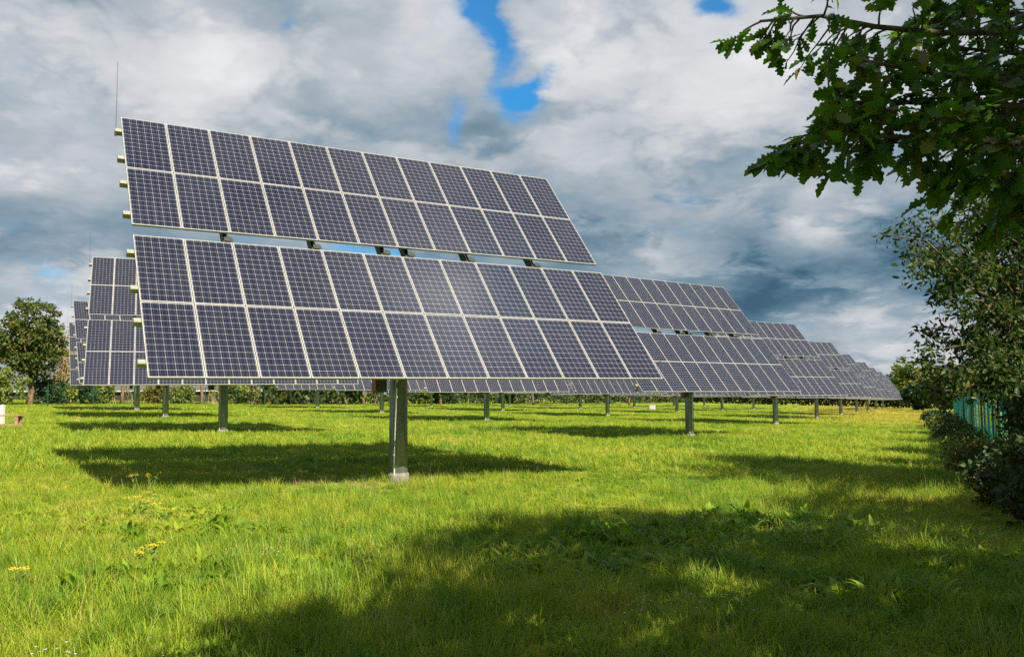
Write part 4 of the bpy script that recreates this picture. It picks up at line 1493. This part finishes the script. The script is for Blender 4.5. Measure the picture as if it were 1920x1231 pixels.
FT = [(1712, 196, 11.6, 5.2, 'limeleaf', 'round yellow green tree under the mast at the far right'), (1690, 215, 8.8, 4.4, 'treeleaf', 'low green tree at the end of the receding front row'),
      (1738, 190, 8.2, 4.5, 'autumn', 'orange tinged tree right of the mast'), (1765, 150, 7.8, 4.0, 'darkleaf', 'dark tree left of the far end of the teal fence'),
      (1728, 165, 5.4, 3.4, 'darkleaf', 'dark low tree in front of the round yellow green tree'), (1790, 130, 7.4, 3.6, 'treeleaf', 'green tree at the far end of the teal fence')]
for px, Y, h_, r_, mk, lab in FT:
    p = gpt(px, Y)
    crown_tree('far_tree', p, h_, (0, 0, h_ * 0.55), (r_, r_, h_ * 0.46), 'clump', 0.62, 90, 30, 1.0, MAT[mk], MAT['bark'], 0.22, lab, 'tree', 'far trees at the right end of the meadow', limbs=8, shell=0.5, twigs=False)


# wire fence with green posts
def wire_fence():
    p0 = lattice(-1.6, 3.93)
    root = empty('wire_fence', (p0[0], p0[1], g(*p0)))
    tag(root, 'thin green wire fence with slim posts along the back boundary of the meadow', 'fence')
    B0 = Vector(root.location)
    prev = None
    tops = []
    N_ = 46
    for k_ in range(N_):
        x, y = lattice(-1.6 + k_ * (9.6 / N_), 3.93)
        b = Vector((x, y, g(x, y))) - B0
        pm = MB()
        pm.tube([b + Vector((0, 0, -.1)), b + Vector((0, 0, 1.95))], 0.055, 6)
        pm.build('fence_post', MAT['green_post'], root)
        tops.append(b)
    wm = MB()
    for z in np.arange(0.1, 1.95, 0.2):
        for a, b in zip(tops[:-1], tops[1:]):
            wm.tube([a + Vector((0, 0, z)), b + Vector((0, 0, z))], 0.006, 3, caps=False)
    wm.build('wire_panel', MAT['green_post'], root)


wire_fence()


def shed():
    a = gpt(8, 114); b = gpt(646, 131)
    A3 = Vector((a[0], a[1], 0)); B3 = Vector((b[0], b[1], 0))
    L_ = (B3 - A3).length
    ang = math.atan2(B3.y - A3.y, B3.x - A3.x)
    z0 = 0.4
    root = empty('shed', (A3.x, A3.y, z0), ang)
    tag(root, 'long low dark shed with a grey roof and white eave behind the left trees', 'shed')
    D = 12.0
    e1 = 2.25
    wl = MB()
    wl.box((L_ / 2, D / 2, 0.6), (L_, D, 3.1))
    wl.build('wall', MAT['shed'], root)
    rf = MB()
    rf.add([(-.4, -.5, e1 - .02), (L_ + .4, -.5, e1 - .02), (L_ + .4, D / 2, e1 + 2.9), (-.4, D / 2, e1 + 2.9), (L_ + .4, D + .5, e1 - .02), (-.4, D + .5, e1 - .02),
            (-.4, -.5, e1 - .12), (L_ + .4, -.5, e1 - .12), (L_ + .4, D / 2, e1 + 2.78), (-.4, D / 2, e1 + 2.78), (L_ + .4, D + .5, e1 - .12), (-.4, D + .5, e1 - .12)],
           [(0, 1, 2, 3), (3, 2, 4, 5), (7, 6, 9, 8), (8, 9, 11, 10), (0, 6, 7, 1), (5, 4, 10, 11), (0, 3, 9, 6), (3, 5, 11, 9), (1, 7, 8, 2), (2, 8, 10, 4)])
    r_ = rf.build('roof', MAT['roof'], root)
    ev = MB()
    ev.box((L_ / 2, -.56, e1 - .06), (L_ + .8, 0.10, 0.13))
    ev.build('white_eave', MAT['white'], r_)


shed()


# ------------------------------------------------------------------ small things
def bench():
    p = at(20, 801, 36.0)
    z = g(p.x, p.y)
    root = empty('bench', (p.x, p.y, z), R(4))
    tag(root, 'low weathered wooden bench at the left edge of the meadow', 'bench')
    m_ = MB()
    for dy in (-.16, 0.0, .16):
        m_.box((-0.45, dy, 0.50), (1.8, 0.14, 0.05), bev=0.006)
    m_.build('seat', MAT['wood'], root)
    for x in (-1.1, 0.30):
        m_ = MB()
        m_.box((x, -0.16, 0.235), (0.12, 0.10, 0.48), bev=0.006)
        m_.box((x, 0.16, 0.235), (0.12, 0.10, 0.48), bev=0.006)
        m_.build('leg', MAT['wood'], root)
    m_ = MB()
    m_.box((-0.45, -0.16, 0.10), (1.5, 0.05, 0.12), bev=0.006)
    m_.build('stretcher', MAT['wood'], root)
    q = at(3, 800, 37.2)
    pr = empty('marker_post', (q.x, q.y, g(q.x, q.y)))
    tag(pr, 'short white post standing behind the wooden bench', 'post')
    m_ = MB()
    m_.box((0, 0, 0.42), (0.17, 0.17, 0.9), bev=0.015)
    m_.build('shaft', MAT['white'], pr)
    m_ = MB()
    m_.add([(-.10, -.10, .871), (.10, -.10, .871), (.10, .10, .871), (-.10, .10, .871), (0, 0, .95)], [(0, 1, 4), (1, 2, 4), (2, 3, 4), (3, 0, 4), (3, 2, 1, 0)])
    m_.build('cap', MAT['white'], pr)


bench()


def cabinet():
    p = gpt(1223, 118)
    root = empty('cabinet', p, R(-20))
    tag(root, 'small white cabinet in the grass between the far poles', 'cabinet')
    m_ = MB(); m_.box((0, 0, 0.32), (0.75, 0.5, 0.64), bev=0.03); m_.build('body', MAT['white'], root)
    m_ = MB(); m_.box((0, 0, 0.665), (0.81, 0.56, 0.05), bev=0.01); m_.build('lid', MAT['white'], root)
    m_ = MB(); m_.box((0, 0, 0.0), (0.82, 0.57, 0.1)); m_.build('plinth', MAT['concrete'], root)


cabinet()


def mast():
    p = gpt(1721, 260)
    root = empty('radio_mast', p)
    tag(root, 'thin pale radio mast rising above the round far tree', 'mast')
    m_ = MB(); m_.tube([(0, 0, -.2), (0, 0, 9), (0, 0, 17.2)], [0.09, 0.075, 0.05], 8); m_.build('pole', MAT['mast'], root)
    m_ = MB()
    m_.tube([(-2.0, 0, 13.2), (2.0, 0, 13.2)], 0.03, 6)
    for x in (-2.0, -1.0, 1.0, 2.0):
        m_.tube([(x, 0, 11.6), (x, 0, 15.2 - 0.3 * abs(x))], 0.03, 6)
    m_.build('antenna', MAT['mast'], root)


mast()


def ragwort(px, Y, h_, heads, label, lean=0.05):
    x = ray(px, 740).x / ray(px, 740).y * Y
    root = empty('ragwort', (x, Y, g(x, Y)))
    tag(root, label, 'flower', 'yellow wild flowers in the grass')
    st = MB(); fl = MB()
    L_ = []
    for k_ in range(heads):
        e = Vector((random.gauss(0, 0.07), random.gauss(0, 0.07), h_ * random.uniform(0.72, 1.0)))
        b = Vector((random.gauss(0, .02), random.gauss(0, .02), 0))
        pts = bend(b, e, 0, 4, 0.03)
        st.tube(pts, [0.005, 0.0045, 0.004, 0.003, 0.002], 5)
        for q in range(3):
            t_ = random.uniform(0.1, 0.8)
            L_.append((*(b.lerp(e, t_)), random.gauss(0, 1), random.gauss(0, 1), random.uniform(-.2, .6), random.gauss(0, .4), random.gauss(0, .4), 1, random.uniform(.04, .08)))
        for q in range(10):
            c = e + Vector((random.gauss(0, .024), random.gauss(0, .024), random.uniform(-.01, .012)))
            n_ = 8
            vs = [c + Vector((0, 0, .004))]
            for s_ in range(n_ * 2):
                a_ = math.pi * s_ / n_
                rr = 0.0095 if s_ % 2 == 0 else 0.0045
                vs.append(c + Vector((rr * math.cos(a_), rr * math.sin(a_), random.uniform(-.002, .002))))
            fl.add(vs, [(0, 1 + s_, 1 + (s_ + 1) % (2 * n_)) for s_ in range(2 * n_)])
    st.build('stem', MAT['stem'], root)
    L_ = np.array(L_)
    link('leaf', leaves_mesh('leaf', 'broad', L_[:, 0:3], L_[:, 3:6], L_[:, 6:9], L_[:, 9], MAT['limeleaf']), root)
    fl.build('flower_head', MAT['yellow'], root)


ragwort(264, 14.2, 0.40, 5, 'tall yellow flower against the shadow of the nearest tracker')
ragwort(290, 14.3, 0.36, 3, 'shorter yellow flower beside the tall one at the edge of the shadow')
ragwort(296, 12.6, 0.24, 2, 'small yellow flower in the sunlit grass between the shadow and the flower patch')
ragwort(264, 11.4, 0.30, 5, 'leftmost yellow flower of the patch in the sunlit grass')
ragwort(288, 11.3, 0.27, 3, 'middle yellow flower of the patch in the sunlit grass')
ragwort(312, 11.0, 0.25, 3, 'rightmost yellow flower of the patch in the sunlit grass')
ragwort(298, 8.3, 0.26, 4, 'yellow flower nearer the camera below the patch')
ragwort(282, 8.2, 0.20, 3, 'low yellow flower left of the near one')
ragwort(60, 7.3, 0.20, 4, 'yellow flower in the lower left corner of the meadow')
ragwort(1195, 17.5, 0.24, 3, 'small yellow flower in front of the pole of the second tracker')
